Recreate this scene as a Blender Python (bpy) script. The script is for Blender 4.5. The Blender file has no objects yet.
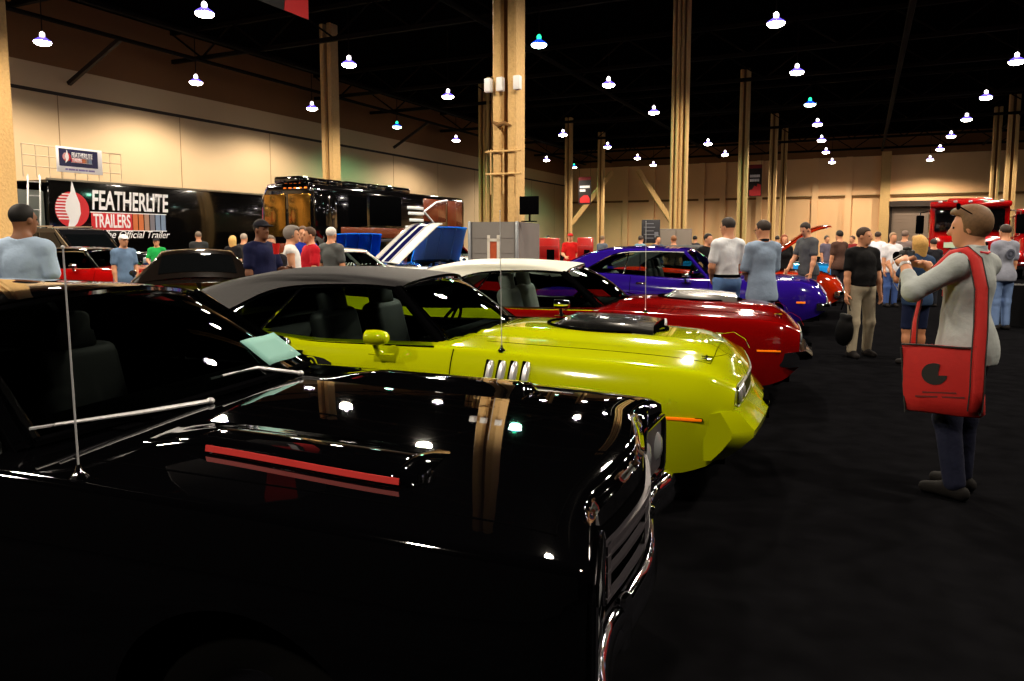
import bpy, bmesh, math, random
import numpy as np
from mathutils import Vector, Matrix
random.seed(7)
SC = bpy.context.scene
COL = SC.collection
PI = math.pi
R = math.radians

# ------------------------------------------------------------------ materials
def lin(c):
    return tuple(((v/255.0)/12.92 if v/255.0 <= .04045 else ((v/255.0+.055)/1.055)**2.4) for v in c)

MATS = {}
def mat(name, rgb=(128,128,128), rough=.5, metal=0., coat=0., emit=0., spec=.5, noise=0., nscale=20., bump=0., alpha=1.):
    """procedural Principled material; rgb is sRGB 0-255; noise varies the colour, bump roughens the surface"""
    if name in MATS: return MATS[name]
    m = bpy.data.materials.new(name); m.use_nodes = True
    nt = m.node_tree; b = nt.nodes['Principled BSDF']
    col = lin(rgb)
    b.inputs['Base Color'].default_value = (*col, 1)
    b.inputs['Roughness'].default_value = rough
    b.inputs['Metallic'].default_value = metal
    b.inputs['Coat Weight'].default_value = coat
    b.inputs['Coat Roughness'].default_value = .02
    b.inputs['Specular IOR Level'].default_value = spec
    if emit:
        b.inputs['Emission Color'].default_value = (*col, 1)
        b.inputs['Emission Strength'].default_value = emit
    if noise or bump:
        tc = nt.nodes.new('ShaderNodeTexCoord'); nz = nt.nodes.new('ShaderNodeTexNoise')
        nz.inputs['Scale'].default_value = nscale; nz.inputs['Detail'].default_value = 4
        nt.links.new(tc.outputs['Object'], nz.inputs['Vector'])
        if noise:
            mx = nt.nodes.new('ShaderNodeMix'); mx.data_type = 'RGBA'
            mx.inputs[6].default_value = (*[max(0, c*(1-noise)) for c in col], 1)
            mx.inputs[7].default_value = (*[min(1, c*(1+noise)) for c in col], 1)
            nt.links.new(nz.outputs['Fac'], mx.inputs[0]); nt.links.new(mx.outputs[2], b.inputs['Base Color'])
        if bump:
            bp = nt.nodes.new('ShaderNodeBump'); bp.inputs['Strength'].default_value = bump; bp.inputs['Distance'].default_value = .02
            nt.links.new(nz.outputs['Fac'], bp.inputs['Height']); nt.links.new(bp.outputs['Normal'], b.inputs['Normal'])
    MATS[name] = m
    return m

def glass_mat(name, tint=(200,215,215), dark=.0, rough=.0):
    """thin glass: tinted transparency with a fresnel mirror on top"""
    if name in MATS: return MATS[name]
    m = bpy.data.materials.new(name); m.use_nodes = True; nt = m.node_tree
    nt.nodes.clear()
    out = nt.nodes.new('ShaderNodeOutputMaterial'); mx = nt.nodes.new('ShaderNodeMixShader')
    tr = nt.nodes.new('ShaderNodeBsdfTransparent'); gl = nt.nodes.new('ShaderNodeBsdfGlossy'); fr = nt.nodes.new('ShaderNodeFresnel')
    tr.inputs['Color'].default_value = (*[c*(1-dark) for c in lin(tint)], 1)
    gl.inputs['Roughness'].default_value = rough; fr.inputs['IOR'].default_value = 1.5
    nt.links.new(fr.outputs[0], mx.inputs[0]); nt.links.new(tr.outputs[0], mx.inputs[1]); nt.links.new(gl.outputs[0], mx.inputs[2])
    nt.links.new(mx.outputs[0], out.inputs['Surface'])
    MATS[name] = m
    return m

# ------------------------------------------------------------------ objects
def tag(o, label=None, cat=None, group=None, kind=None):
    if label: o['label'] = label
    if cat: o['category'] = cat
    if group: o['group'] = group
    if kind: o['kind'] = kind
    return o

def thing(name, label, cat, loc=(0,0,0), rz=0, group=None):
    o = bpy.data.objects.new(name, None); COL.objects.link(o)
    o.empty_display_size = .2
    o.location = loc; o.rotation_euler = (0,0,rz)
    return tag(o, label, cat, group)

class MB:
    """mesh collector"""
    def __init__(s): s.v=[]; s.f=[]
    def add(s, vs, fs):
        n=len(s.v); s.v += [tuple(map(float,v)) for v in vs]; s.f += [tuple(i+n for i in f) for f in fs]; return s
    def box(s, c, d, rz=0, M=None):
        hx,hy,hz=d[0]/2,d[1]/2,d[2]/2
        vs=[Vector((x,y,z)) for x in(-hx,hx) for y in(-hy,hy) for z in(-hz,hz)]
        rot=M if M else Matrix.Rotation(rz,3,'Z')
        vs=[rot@v+Vector(c) for v in vs]
        return s.add(vs,[(0,1,3,2),(4,6,7,5),(0,4,5,1),(2,3,7,6),(0,2,6,4),(1,5,7,3)])
    def rbox(s, c, d, r=.02, rz=0, M=None, seg=2):
        bm=bmesh.new(); bmesh.ops.create_cube(bm,size=1)
        for v in bm.verts: v.co=Vector((v.co.x*d[0],v.co.y*d[1],v.co.z*d[2]))
        bmesh.ops.bevel(bm,geom=list(bm.edges),offset=min(r,min(d)*.45),segments=seg,affect='EDGES',profile=.5)
        rot=M if M else Matrix.Rotation(rz,3,'Z')
        vs=[rot@v.co+Vector(c) for v in bm.verts]; bm.verts.index_update()
        fs=[tuple(v.index for v in f.verts) for f in bm.faces]; bm.free()
        return s.add(vs,fs)
    def bar(s, a, b, w, h=None, up=(0,0,1)):
        """rectangular bar from a to b"""
        a=Vector(a);b=Vector(b);h=h or w;d=b-a;L=d.length;x=d.normalized();u=Vector(up)
        if abs(x.dot(u))>.98: u=Vector((1,0,0))
        y=u.cross(x).normalized();z=x.cross(y)
        M=Matrix((x,y,z)).transposed()
        return s.box((a+b)/2,(L,w,h),M=M)
    def tube(s, pts, r, n=8, cap=True):
        pts=[Vector(p) for p in pts]; N=len(pts)
        rs=r if isinstance(r,(list,tuple)) else [r]*N
        vs=[];fs=[];prev=None
        for i,p in enumerate(pts):
            d=(pts[min(i+1,N-1)]-pts[max(i-1,0)]).normalized()
            if prev is None:
                u=Vector((0,0,1)) if abs(d.z)<.9 else Vector((1,0,0)); u=(u-d*u.dot(d)).normalized()
            else:
                u=(prev-d*prev.dot(d)); u=u.normalized() if u.length>1e-6 else Vector((1,0,0))
            prev=u; w=d.cross(u)
            for k in range(n):
                a=2*PI*k/n; vs.append(p+(u*math.cos(a)+w*math.sin(a))*rs[i])
        for i in range(N-1):
            for k in range(n):
                fs.append((i*n+k,i*n+(k+1)%n,(i+1)*n+(k+1)%n,(i+1)*n+k))
        if cap: fs+= [tuple(range(n-1,-1,-1)), tuple((N-1)*n+k for k in range(n))]
        return s.add(vs,fs)
    def strip(s, pts, prof):
        """sweep a closed profile [(side,up)] along pts; up is world z, side horizontal"""
        pts=[Vector(p) for p in pts];N=len(pts);n=len(prof);vs=[];fs=[]
        for i,p in enumerate(pts):
            d=(pts[min(i+1,N-1)]-pts[max(i-1,0)]).normalized()
            u=Vector((0,0,1)); y=u.cross(d); y=y.normalized() if y.length>1e-4 else Vector((0,1,0)); z=d.cross(y)
            for a,b in prof: vs.append(p+y*a+z*b)
        for i in range(N-1):
            for k in range(n): fs.append((i*n+k,i*n+(k+1)%n,(i+1)*n+(k+1)%n,(i+1)*n+k))
        fs+=[tuple(range(n-1,-1,-1)),tuple((N-1)*n+k for k in range(n))]
        return s.add(vs,fs)
    def lathe(s, prof, n=24, M=None, c=(0,0,0)):
        """prof [(r,z)] about z"""
        vs=[];fs=[];M=M or Matrix.Identity(3);c=Vector(c)
        for r,z in prof:
            for k in range(n):
                a=2*PI*k/n; vs.append(M@Vector((r*math.cos(a),r*math.sin(a),z))+c)
        for i in range(len(prof)-1):
            for k in range(n): fs.append((i*n+k,i*n+(k+1)%n,(i+1)*n+(k+1)%n,(i+1)*n+k))
        if prof[0][0]>1e-4: fs.append(tuple(range(n-1,-1,-1)))
        if prof[-1][0]>1e-4: fs.append(tuple((len(prof)-1)*n+k for k in range(n)))
        return s.add(vs,fs)
    def ell(s, c, r, n=16, m=10, M=None):
        prof=[(max(1e-5,math.sin(PI*i/m)),-math.cos(PI*i/m)) for i in range(m+1)]
        D=Matrix.Diagonal(Vector(r)); MM=(M or Matrix.Identity(3))@D
        return s.lathe(prof,n,MM,c)
    def grid(s, rows, flip=False):
        """rows: list of equal-length point lists"""
        m=len(rows[0]);vs=[p for r in rows for p in r];fs=[]
        for i in range(len(rows)-1):
            for j in range(m-1):
                f=(i*m+j,i*m+j+1,(i+1)*m+j+1,(i+1)*m+j)
                fs.append(f[::-1] if flip else f)
        return s.add(vs,fs)
    def prism(s, poly, t, M=None, c=(0,0,0)):
        """polygon [(x,y)] extruded by t along z then transformed"""
        M=M or Matrix.Identity(3);c=Vector(c);n=len(poly)
        vs=[M@Vector((x,y,0))+c for x,y in poly]+[M@Vector((x,y,t))+c for x,y in poly]
        fs=[tuple(range(n-1,-1,-1)),tuple(range(n,2*n))]+[(i,(i+1)%n,n+(i+1)%n,n+i) for i in range(n)]
        return s.add(vs,fs)
    def build(s, name, m, parent=None, smooth=True, angle=35, label=None, solid=0, weld=False):
        me=bpy.data.meshes.new(name); me.from_pydata(s.v,[],s.f); me.update()
        bm=bmesh.new(); bm.from_mesh(me)
        if weld: bmesh.ops.remove_doubles(bm,verts=bm.verts,dist=1e-4)
        bmesh.ops.dissolve_degenerate(bm,edges=bm.edges,dist=1e-6)
        bmesh.ops.recalc_face_normals(bm,faces=bm.faces)
        bm.to_mesh(me); bm.free()
        if smooth:
            me.polygons.foreach_set('use_smooth',[True]*len(me.polygons))
            try: me.set_sharp_from_angle(angle=R(angle))
            except Exception: pass
        me.materials.append(m)
        o=bpy.data.objects.new(name,me); COL.objects.link(o)
        if parent: o.parent=parent
        if solid:
            md=o.modifiers.new('thickness','SOLIDIFY'); md.thickness=solid; md.offset=-1
        if label: o['label']=label
        return o

def text(name, body, size, m, parent=None, M=None, ext=.004, width=None, shear=0, bold=0., align='CENTER'):
    """text as a real mesh; M is a 4x4 placing it (x right, y up, z out)"""
    cu=bpy.data.curves.new(name,'FONT'); cu.body=body; cu.size=size; cu.extrude=ext; cu.align_x=align; cu.align_y='CENTER'; cu.shear=shear; cu.offset=bold
    o=bpy.data.objects.new(name,cu); COL.objects.link(o)
    bpy.context.view_layer.update()
    dg=bpy.context.evaluated_depsgraph_get(); me=bpy.data.meshes.new_from_object(o.evaluated_get(dg))
    COL.objects.unlink(o); bpy.data.objects.remove(o)
    vs=[v.co.copy() for v in me.vertices]
    if width:
        x0=min(v.x for v in vs);x1=max(v.x for v in vs);k=width/(x1-x0)
        for v in me.vertices: v.co.x*=k
    if M: me.transform(M)
    me.materials.clear(); me.materials.append(m)
    ob=bpy.data.objects.new(name,me); COL.objects.link(ob)
    if parent: ob.parent=parent
    return ob

def copy_tree(o, parent=None):
    c=o.copy(); COL.objects.link(c)
    if parent: c.parent=parent
    for ch in list(o.children): copy_tree(ch,c)
    return c

def frame(x, y, z, c):
    """4x4 from axes"""
    M=Matrix((Vector(x),Vector(y),Vector(z))).transposed().to_4x4(); M.translation=Vector(c); return M

# smooth interpolation through knots (monotone cubic)
class K:
    def __init__(s, *pts):
        pts=sorted(pts); s.x=[p[0] for p in pts]; s.y=[p[1] for p in pts]; n=len(pts)
        d=[(s.y[i+1]-s.y[i])/(s.x[i+1]-s.x[i]) for i in range(n-1)]
        m=[d[0]]+[0 if d[i-1]*d[i]<=0 else 2*d[i-1]*d[i]/(d[i-1]+d[i]) for i in range(1,n-1)]+[d[-1]] if n>1 else [0]
        s.m=m
    def __call__(s, t):
        x,y,m=s.x,s.y,s.m
        if len(x)==1 or t<=x[0]: return y[0]
        if t>=x[-1]: return y[-1]
        i=0
        while t>x[i+1]: i+=1
        h=x[i+1]-x[i];u=(t-x[i])/h
        return ((1+2*u)*(1-u)**2)*y[i]+u*(1-u)**2*h*m[i]+u*u*(3-2*u)*y[i+1]+u*u*(u-1)*h*m[i+1]
def sstep(a,b,x):
    t=min(1,max(0,(x-a)/(b-a))); return t*t*(3-2*t)
def lerp(a,b,t): return tuple(a[i]+(b[i]-a[i])*t for i in range(len(a)))
def coons(bot, top, left, right, nu=12, nv=8, bulge=(0,0,0)):
    """patch rows from four boundary functions/point lists; bot/top run u, left/right run v"""
    def ev(c,t):
        if callable(c): return Vector(c(t))
        n=len(c)-1; x=t*n; i=min(int(x),n-1); return Vector(c[i]).lerp(Vector(c[i+1]),x-i)
    P00,P10,P01,P11=ev(bot,0),ev(bot,1),ev(top,0),ev(top,1); rows=[]
    for j in range(nv+1):
        v=j/nv; row=[]
        for i in range(nu+1):
            u=i/nu
            p=ev(bot,u)*(1-v)+ev(top,u)*v+ev(left,v)*(1-u)+ev(right,v)*u-(P00*(1-u)*(1-v)+P10*u*(1-v)+P01*(1-u)*v+P11*u*v)
            row.append(p+Vector(bulge)*(16*u*(1-u)*v*(1-v)))
        rows.append(row)
    return rows
# ------------------------------------------------------------------ camera and survey helpers
F_PX, CAM_H, PITCH, PY0 = 740.0, 1.58, R(5.5), 240+740*math.tan(R(5.5))
AX = R(25.3)                                   # the hall's long axis, clockwise from the camera's heading
def at(px, py, depth):
    """point of the hall seen at pixel (px,py) at a ground depth"""
    a=(px-512)/F_PX;b=(PY0-py)/F_PX
    D=Vector((a,math.cos(PITCH)+b*math.sin(PITCH),-math.sin(PITCH)+b*math.cos(PITCH)))
    return Vector((0,0,CAM_H))+D*(depth/D.y)
def gx(px, depth, z=0):
    """ground point below pixel column px at a depth"""
    return Vector(((px-512)/F_PX*depth*1.0, depth, z))
def H(u, v, z=0):
    """hall coordinates: u along the hall, v to the right"""
    return Vector((u*math.sin(AX)+v*math.cos(AX), u*math.cos(AX)-v*math.sin(AX), z))
def on_v(px, v):
    """depth and u where pixel column px meets the plane v"""
    t=(px-512)/F_PX; d=v/(t*math.cos(AX)-math.sin(AX)); return d, d*(math.cos(AX)+t*math.sin(AX))
def on_u(px, u):
    t=(px-512)/F_PX; d=u/(math.cos(AX)+t*math.sin(AX)); return d, d*(t*math.cos(AX)-math.sin(AX))
def zat(py, depth): return CAM_H+(240-py)*depth/F_PX
HZ=-AX

cam=bpy.data.cameras.new('camera'); co=bpy.data.objects.new('camera',cam); COL.objects.link(co)
co.location=(0,0,CAM_H); co.rotation_euler=(PI/2-PITCH,0,0)
cam.sensor_width=36; cam.lens=F_PX/1024*36; cam.shift_y=-(340.5-PY0)/1024; cam.clip_end=300; cam.clip_start=.05
SC.camera=co
SC.view_settings.view_transform='Standard'; SC.view_settings.look='None'; SC.view_settings.gamma=1; SC.view_settings.use_curve_mapping=False
SC.view_settings.exposure=0.0
w=bpy.data.worlds.new('hall_dark'); SC.world=w; w.use_nodes=True
w.node_tree.nodes['Background'].inputs[0].default_value=(.02,.017,.015,1); w.node_tree.nodes['Background'].inputs[1].default_value=.25
SC.cycles.use_denoising=True
SC.cycles.max_bounces=8; SC.cycles.transparent_max_bounces=24; SC.cycles.sample_clamp_indirect=4; SC.cycles.caustics_reflective=False; SC.cycles.caustics_refractive=False

# ------------------------------------------------------------------ the hall
M_CARPET=mat('black_carpet',(12,12,14),rough=1,spec=0,noise=.6,nscale=5,bump=.25)
M_WALL=mat('beige_wall',(208,180,142),rough=.7,noise=.05,nscale=.5)
M_WALLTOP=mat('brown_upper_wall',(128,86,46),rough=.8,noise=.1,nscale=.6)
M_BACK=mat('tan_back_wall',(238,192,140),rough=.75,noise=.08,nscale=.5)
M_CEIL=mat('black_ceiling',(7,6,6),rough=.95,spec=0)
M_TRUSS=mat('dark_steel',(22,17,13),rough=.8,spec=.05)
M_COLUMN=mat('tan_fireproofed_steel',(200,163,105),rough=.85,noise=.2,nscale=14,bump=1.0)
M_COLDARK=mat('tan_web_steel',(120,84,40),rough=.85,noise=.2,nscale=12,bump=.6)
M_LINE=mat('dark_rail',(42,28,18),rough=.7)
M_BLACK=mat('flat_black',(5,5,6),rough=.6,spec=.0)
M_GREY=mat('grey_metal',(118,114,108),rough=.5)
M_WHITE=mat('white_paint',(225,225,225),rough=.5)
M_CHROME=mat('chrome',(225,226,232),rough=.06,metal=1)
M_RUBBER=mat('tyre_rubber',(7,7,7),rough=.8,spec=.05)
M_DARKIN=mat('dark_interior',(9,9,10),rough=.8,spec=.02)
M_GLASS=glass_mat('clear_car_glass',(205,220,216))
M_TINT=glass_mat('dark_tinted_glass',(90,95,98))

def hallbox(name, u0,u1,v0,v1,z0,z1, m, label=None, cat=None, kind='structure', group=None, parent=None):
    b=MB(); c=H((u0+u1)/2,(v0+v1)/2,(z0+z1)/2); b.box(c,(abs(v1-v0),abs(u1-u0),z1-z0),rz=HZ)
    o=b.build(name,m,parent,smooth=False)
    if not parent: tag(o,label,cat,group,kind)
    return o
UB,VL,VR,UF=77.0,-30.0,26.0,-14.0
CEIL=11.4
hallbox('floor',UF,UB,VL,VR,-.2,0,M_CARPET)
hallbox('ceiling',UF,UB,VL,VR,CEIL,CEIL+.2,M_CEIL)
hallbox('wall_left',UF,UB,VL-.3,VL,0,8.6,M_WALL)
hallbox('wall_left_upper',UF,UB,VL-.3,VL,8.6,CEIL,M_WALLTOP)
hallbox('wall_back',UB,UB+.3,VL-.3,VR,0,9.3,M_BACK)
hallbox('wall_back_upper',UB,UB+.3,VL-.3,VR,9.3,CEIL,M_WALLTOP)
hallbox('wall_right',UF,UB,VR,VR+.3,0,CEIL,M_CEIL)
hallbox('trim_1',UF,UB-.01,VL,VL+.06,7.45,7.58,M_LINE)
# panel joints of the left wall and the girt and pilasters of the back wall
M_JOINT=mat('wall_joint',(150,120,84),rough=.8)
n=2
for u in range(8,80,6):
    hallbox('trim_%d'%n,u,u+.03,VL,VL+.012,0,7.45,M_JOINT); n+=1
hallbox('trim_%d'%n,UB-.28,UB,VL+.1,VR,5.75,6.1,M_BACK); n+=1
hallbox('trim_%d'%n,UB-.16,UB,VL+.1,VR,5.55,5.75,M_COLDARK); n+=1
for px in (625,651,700,721,757,812,845):
    v=on_u(px,UB)[1]; hallbox('trim_%d'%n,UB-.35,UB,v-.28,v+.28,0,9.3,M_BACK); n+=1
v=on_u(881,UB)[1]; hallbox('trim_%d'%n,UB-.6,UB,v-.4,v+.4,0,9.6,M_COLUMN); n+=1
# roll-up door
va,vb=on_u(889,UB)[1],on_u(972,UB)[1]
M_DOOR=mat('grey_roll_door',(132,112,96),rough=.6)
b=MB(); c=H(UB-.06,(va+vb)/2,2.3)
b.box(c,(vb-va,.1,4.6),rz=HZ)
for k in range(15): b.box(H(UB-.13,(va+vb)/2,.3+k*.3),(vb-va,.03,.22),rz=HZ)
dr=b.build('door_1',M_DOOR,smooth=False); tag(dr,kind='structure')
b=MB(); b.box(H(UB-.4,(va+vb)/2,4.85),(vb-va+.5,.6,.5),rz=HZ)
for s in (va-.12,vb+.12): b.box(H(UB-.15,s,2.4),(.22,.3,4.8),rz=HZ)
b.build('door_frame',M_LINE,dr,smooth=False)

# ceiling steelwork, barely lit
b=0
for u in (9,17,25.5,35.5,41,50,59,68,76):
    m=MB()
    for z in (9.9,11.2):
        m.bar(H(u,VL+.3,z),H(u,VR-.3,z),.16,.18)
    k=0; v=VL+.3
    while v<VR-2:
        m.bar(H(u,v,9.9 if k%2 else 11.2),H(u,v+1.9,11.2 if k%2 else 9.9),.07,.07); v+=1.9;k+=1
    o=m.build('ceiling_truss',M_TRUSS,smooth=False); tag(o,'dark steel roof truss spanning the hall, number %d counted from the camera end'%(b+1),'truss','roof trusses',kind='structure'); b+=1
for v,z,r in ((-27.2,9.6,.09),(-24.4,9.75,.12),(-13.2,9.7,.1),(1.2,9.7,.12),(9.0,9.8,.1)):
    m=MB(); m.tube([H(UF+1,v,z),H(UB-1,v,z)],r,8)
    o=m.build('ceiling_pipe',M_TRUSS); tag(o,kind='structure')
for u,uu in ((20.5,22.8),(44,46.2)):
    m=MB(); m.bar(H(u,VL+.05,8.0),H(u+.6,VL+2.6,9.7),.16,.16)
    o=m.build('ceiling_strut',M_LINE,smooth=False); tag(o,kind='structure')

# ------------------------------------------------------------------ steel columns
def column(px, depth, wpx, label, z1=CEIL, detail=False, rz=HZ, dark=False):
    p=gx(px,depth); W=wpx*depth/F_PX
    t=thing('steel_column',label,'column',p,rz,'steel columns of the hall')
    fl=W*.36
    for s in (-1,1):
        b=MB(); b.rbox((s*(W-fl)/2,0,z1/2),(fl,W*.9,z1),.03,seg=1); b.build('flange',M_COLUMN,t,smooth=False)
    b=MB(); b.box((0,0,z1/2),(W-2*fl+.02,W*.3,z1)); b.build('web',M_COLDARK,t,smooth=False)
    if detail:
        b=MB()
        for z in (3.55,3.05): b.tube([(-W*.78,-W*.5,z),(W*.78,-W*.5,z)],.025,6)
        for s in (-.55,.0,.55): b.tube([(s*W,-W*.5,2.6),(s*W,-W*.5,3.6)],.02,6)
        b.build('conduit_rack',M_COLUMN,t)
        for x in (-.1,.62,-.62):
            b=MB(); b.rbox((x*W,-W*.55,5.0),(.16,.14,.3),.02); b.build('junction_box',M_WHITE,t)
        b=MB(); b.tube([(-.45*W,-W*.48,4.2),(-.2*W,-W*.52,4.12),(.05*W,-W*.52,4.16),(.3*W,-W*.48,4.1)],[.03,.06,.05,.02],8); b.build('cable_bundle',M_COLDARK,t)
    return t
column(509,17.0,25,'big tan fireproofed column rising behind the grey booth box in the middle',detail=True)
column(4,20.5,25,'tan column at the far left edge, left of the black trailer')
column(334,35,13.5,'tan column rising behind the roof of the black motor coach')
column(484,47,8,'slim tan column, left one of the pair just left of the big middle column')
column(492,46,8,'slim tan column touching the left edge of the big middle column')
column(568,61,6.5,'thin far column left of the first hanging wall banner')
column(600,69,6,'thin far column right of the first hanging wall banner')
column(672,28.5,7,'left half of the wide double column behind the grey cabinet')
column(681,28.5,8,'right half of the wide double column behind the grey cabinet')
column(740,44,9,'tan column just left of the second red and black wall banner')
column(769.5,59,7,'far thin column just right of the second red and black wall banner')
column(780,66,5.5,'farther thin column second to the right of the second wall banner')
column(988.5,56,7,'left of the two tan columns rising behind the red truck')
column(1004,50,9,'right of the two tan columns rising behind the red truck')
def brace(a,b,label):
    m=MB(); m.bar(a,b,.5,.4); o=m.build('diagonal_brace',M_COLUMN,smooth=False); tag(o,label,'brace','diagonal braces')
brace(at(638,170,68),at(678,232,68),'diagonal tan brace leaning down right towards the double column')
brace(at(612,172,70),at(571,224,70),'diagonal tan brace leaning down left behind the first wall banner')

# ------------------------------------------------------------------ ceiling lamps
M_LENS=mat('lamp_lens',(255,244,232),emit=38)
M_BELL=mat('lamp_bell',(120,95,255),emit=1.6,rough=.3)
M_NECK=mat('lamp_neck',(255,240,250),emit=6)
M_LENSG=mat('greenish_lamp_lens',(205,255,232),emit=17)
M_BELLG=mat('greenish_lamp_bell',(30,80,255),emit=1.0)
M_NECKG=mat('greenish_lamp_neck',(40,235,160),emit=2.2)
LAMP_Z=8.4
def lamp_light(name,col,e):
    l=bpy.data.lights.new(name,'SPOT'); l.energy=e; l.color=col; l.spot_size=R(158); l.spot_blend=.42; l.shadow_soft_size=.24; return l
L_WARM=lamp_light('warm_lamp_light',(1,.86,.68),1900)
L_GREEN=lamp_light('green_lamp_light',(.3,1,.6),600)
def make_lamp(green=False):
    t=thing('high_bay_lamp','lamp','lamp')
    b=MB(); b.lathe([(.272,-.02),(.262,-.06),(.22,-.10),(.12,-.13),(.001,-.14)],24); b.build('lens',M_LENSG if green else M_LENS,t)
    b=MB(); b.lathe([(.275,-.02),(.28,.0),(.25,.035),(.17,.09),(.10,.14),(.07,.16)],24); b.build('bell',M_BELLG if green else M_BELL,t)
    b=MB(); b.lathe([(.07,.16),(.08,.18),(.08,.27),(.05,.31),(.02,.33)],16); b.build('ballast',M_NECKG if green else M_NECK,t)
    b=MB(); b.tube([(0,0,.32),(0,0,CEIL-LAMP_Z)],.018,6); b.build('rod',M_TRUSS,t)
    lo=bpy.data.objects.new('lamp_light',L_GREEN if green else L_WARM); COL.objects.link(lo); lo.parent=t; lo.location=(0,0,-.3)
    return t
LP=make_lamp(); LG=make_lamp(True)
used={False:False,True:False}
def put_lamp(p,label,green=False,group='high bay ceiling lamps'):
    src=LG if green else LP
    o=src if not used[green] else copy_tree(src)
    used[green]=True
    o.location=p; tag(o,label,'lamp',group)
ORD=['first','second','third','fourth','fifth','sixth','seventh','eighth']
ROWS=[('the row along the left wall',[(42.5,41.5),(196,82),(312,108),(397,126.5,1),(456,140),None,(546.5,160),(574,167,1)]),
 ('the second row from the left',[(204.5,12.6),(349,64),(448,96),None,(563,134.5),(607.6,146.7),(637.5,158),(653.4,165)]),
 ('the middle row',[(539,44,1),(608.6,84.3),(653.8,112),None,(708,143.5),(725,154.4)]),
 ('the row above the aisle',[(776,22.6),(797,71.7),(810,104,1),(817.5,124),(821.5,140),(826,152),(832,162)]),
 ('the rightmost row',[(1016.7,61),(986,97),(966.6,119),(951,136),(940,149),(930,159.4)])]
for rn,pts in ROWS:
    i=0
    for p in pts:
        if p is None: continue
        off=240-p[1]; d=(LAMP_Z-CAM_H)*F_PX/off
        g=len(p)>2
        q=at(p[0],p[1],d); q.z=LAMP_Z
        # walk along the ray until it meets the lamp height
        a=at(p[0],p[1],1.0)-Vector((0,0,CAM_H)); q=Vector((0,0,CAM_H))+a*((LAMP_Z-CAM_H)/a.z)
        put_lamp(q,'%s ceiling lamp, %s from the near end in %s'%('greenish' if g else 'white',ORD[i],rn),g); i+=1
put_lamp(H(66,12.7,LAMP_Z),'greenish ceiling lamp beyond the right edge of the frame',True)
# lamps of the same grid above and beside the camera, outside the frame, that light the near cars
k=0
for u,v in ((9.6,-18.1),(2.4,-18.1),(17.3,-10.45),(10,-10.45),(2.8,-10.45),(18.0,-2.8),(10.7,-2.8),(27.3,5.0),(19.8,5.0),(12,5.0),(4.5,5.0),(28,12.7),(43,12.7),(58,12.7),(13,12.7),(9.7,-26),(-4,-10.4),(-4,-2.8)):
    put_lamp(H(u,v,LAMP_Z),'ceiling lamp outside the frame above the near cars',False,'lamps above the near cars')
# ------------------------------------------------------------------ cars: x forward from the front axle, y left, z up
def paint(name, rgb, rough=.16, coat=1., noise=0): return mat(name,rgb,rough=min(rough,.09),coat=coat,spec=.5)
M_CLOTHSEAT=mat('black_vinyl_seat',(20,20,22),rough=.5,spec=.3)
M_HEADL=mat('headlight_glass',(200,205,210),rough=.12,metal=.6)
M_AMBER=mat('amber_marker',(255,120,10),rough=.25,emit=.35)
M_RED_L=mat('red_tail_light',(150,10,8),rough=.2)

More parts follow.
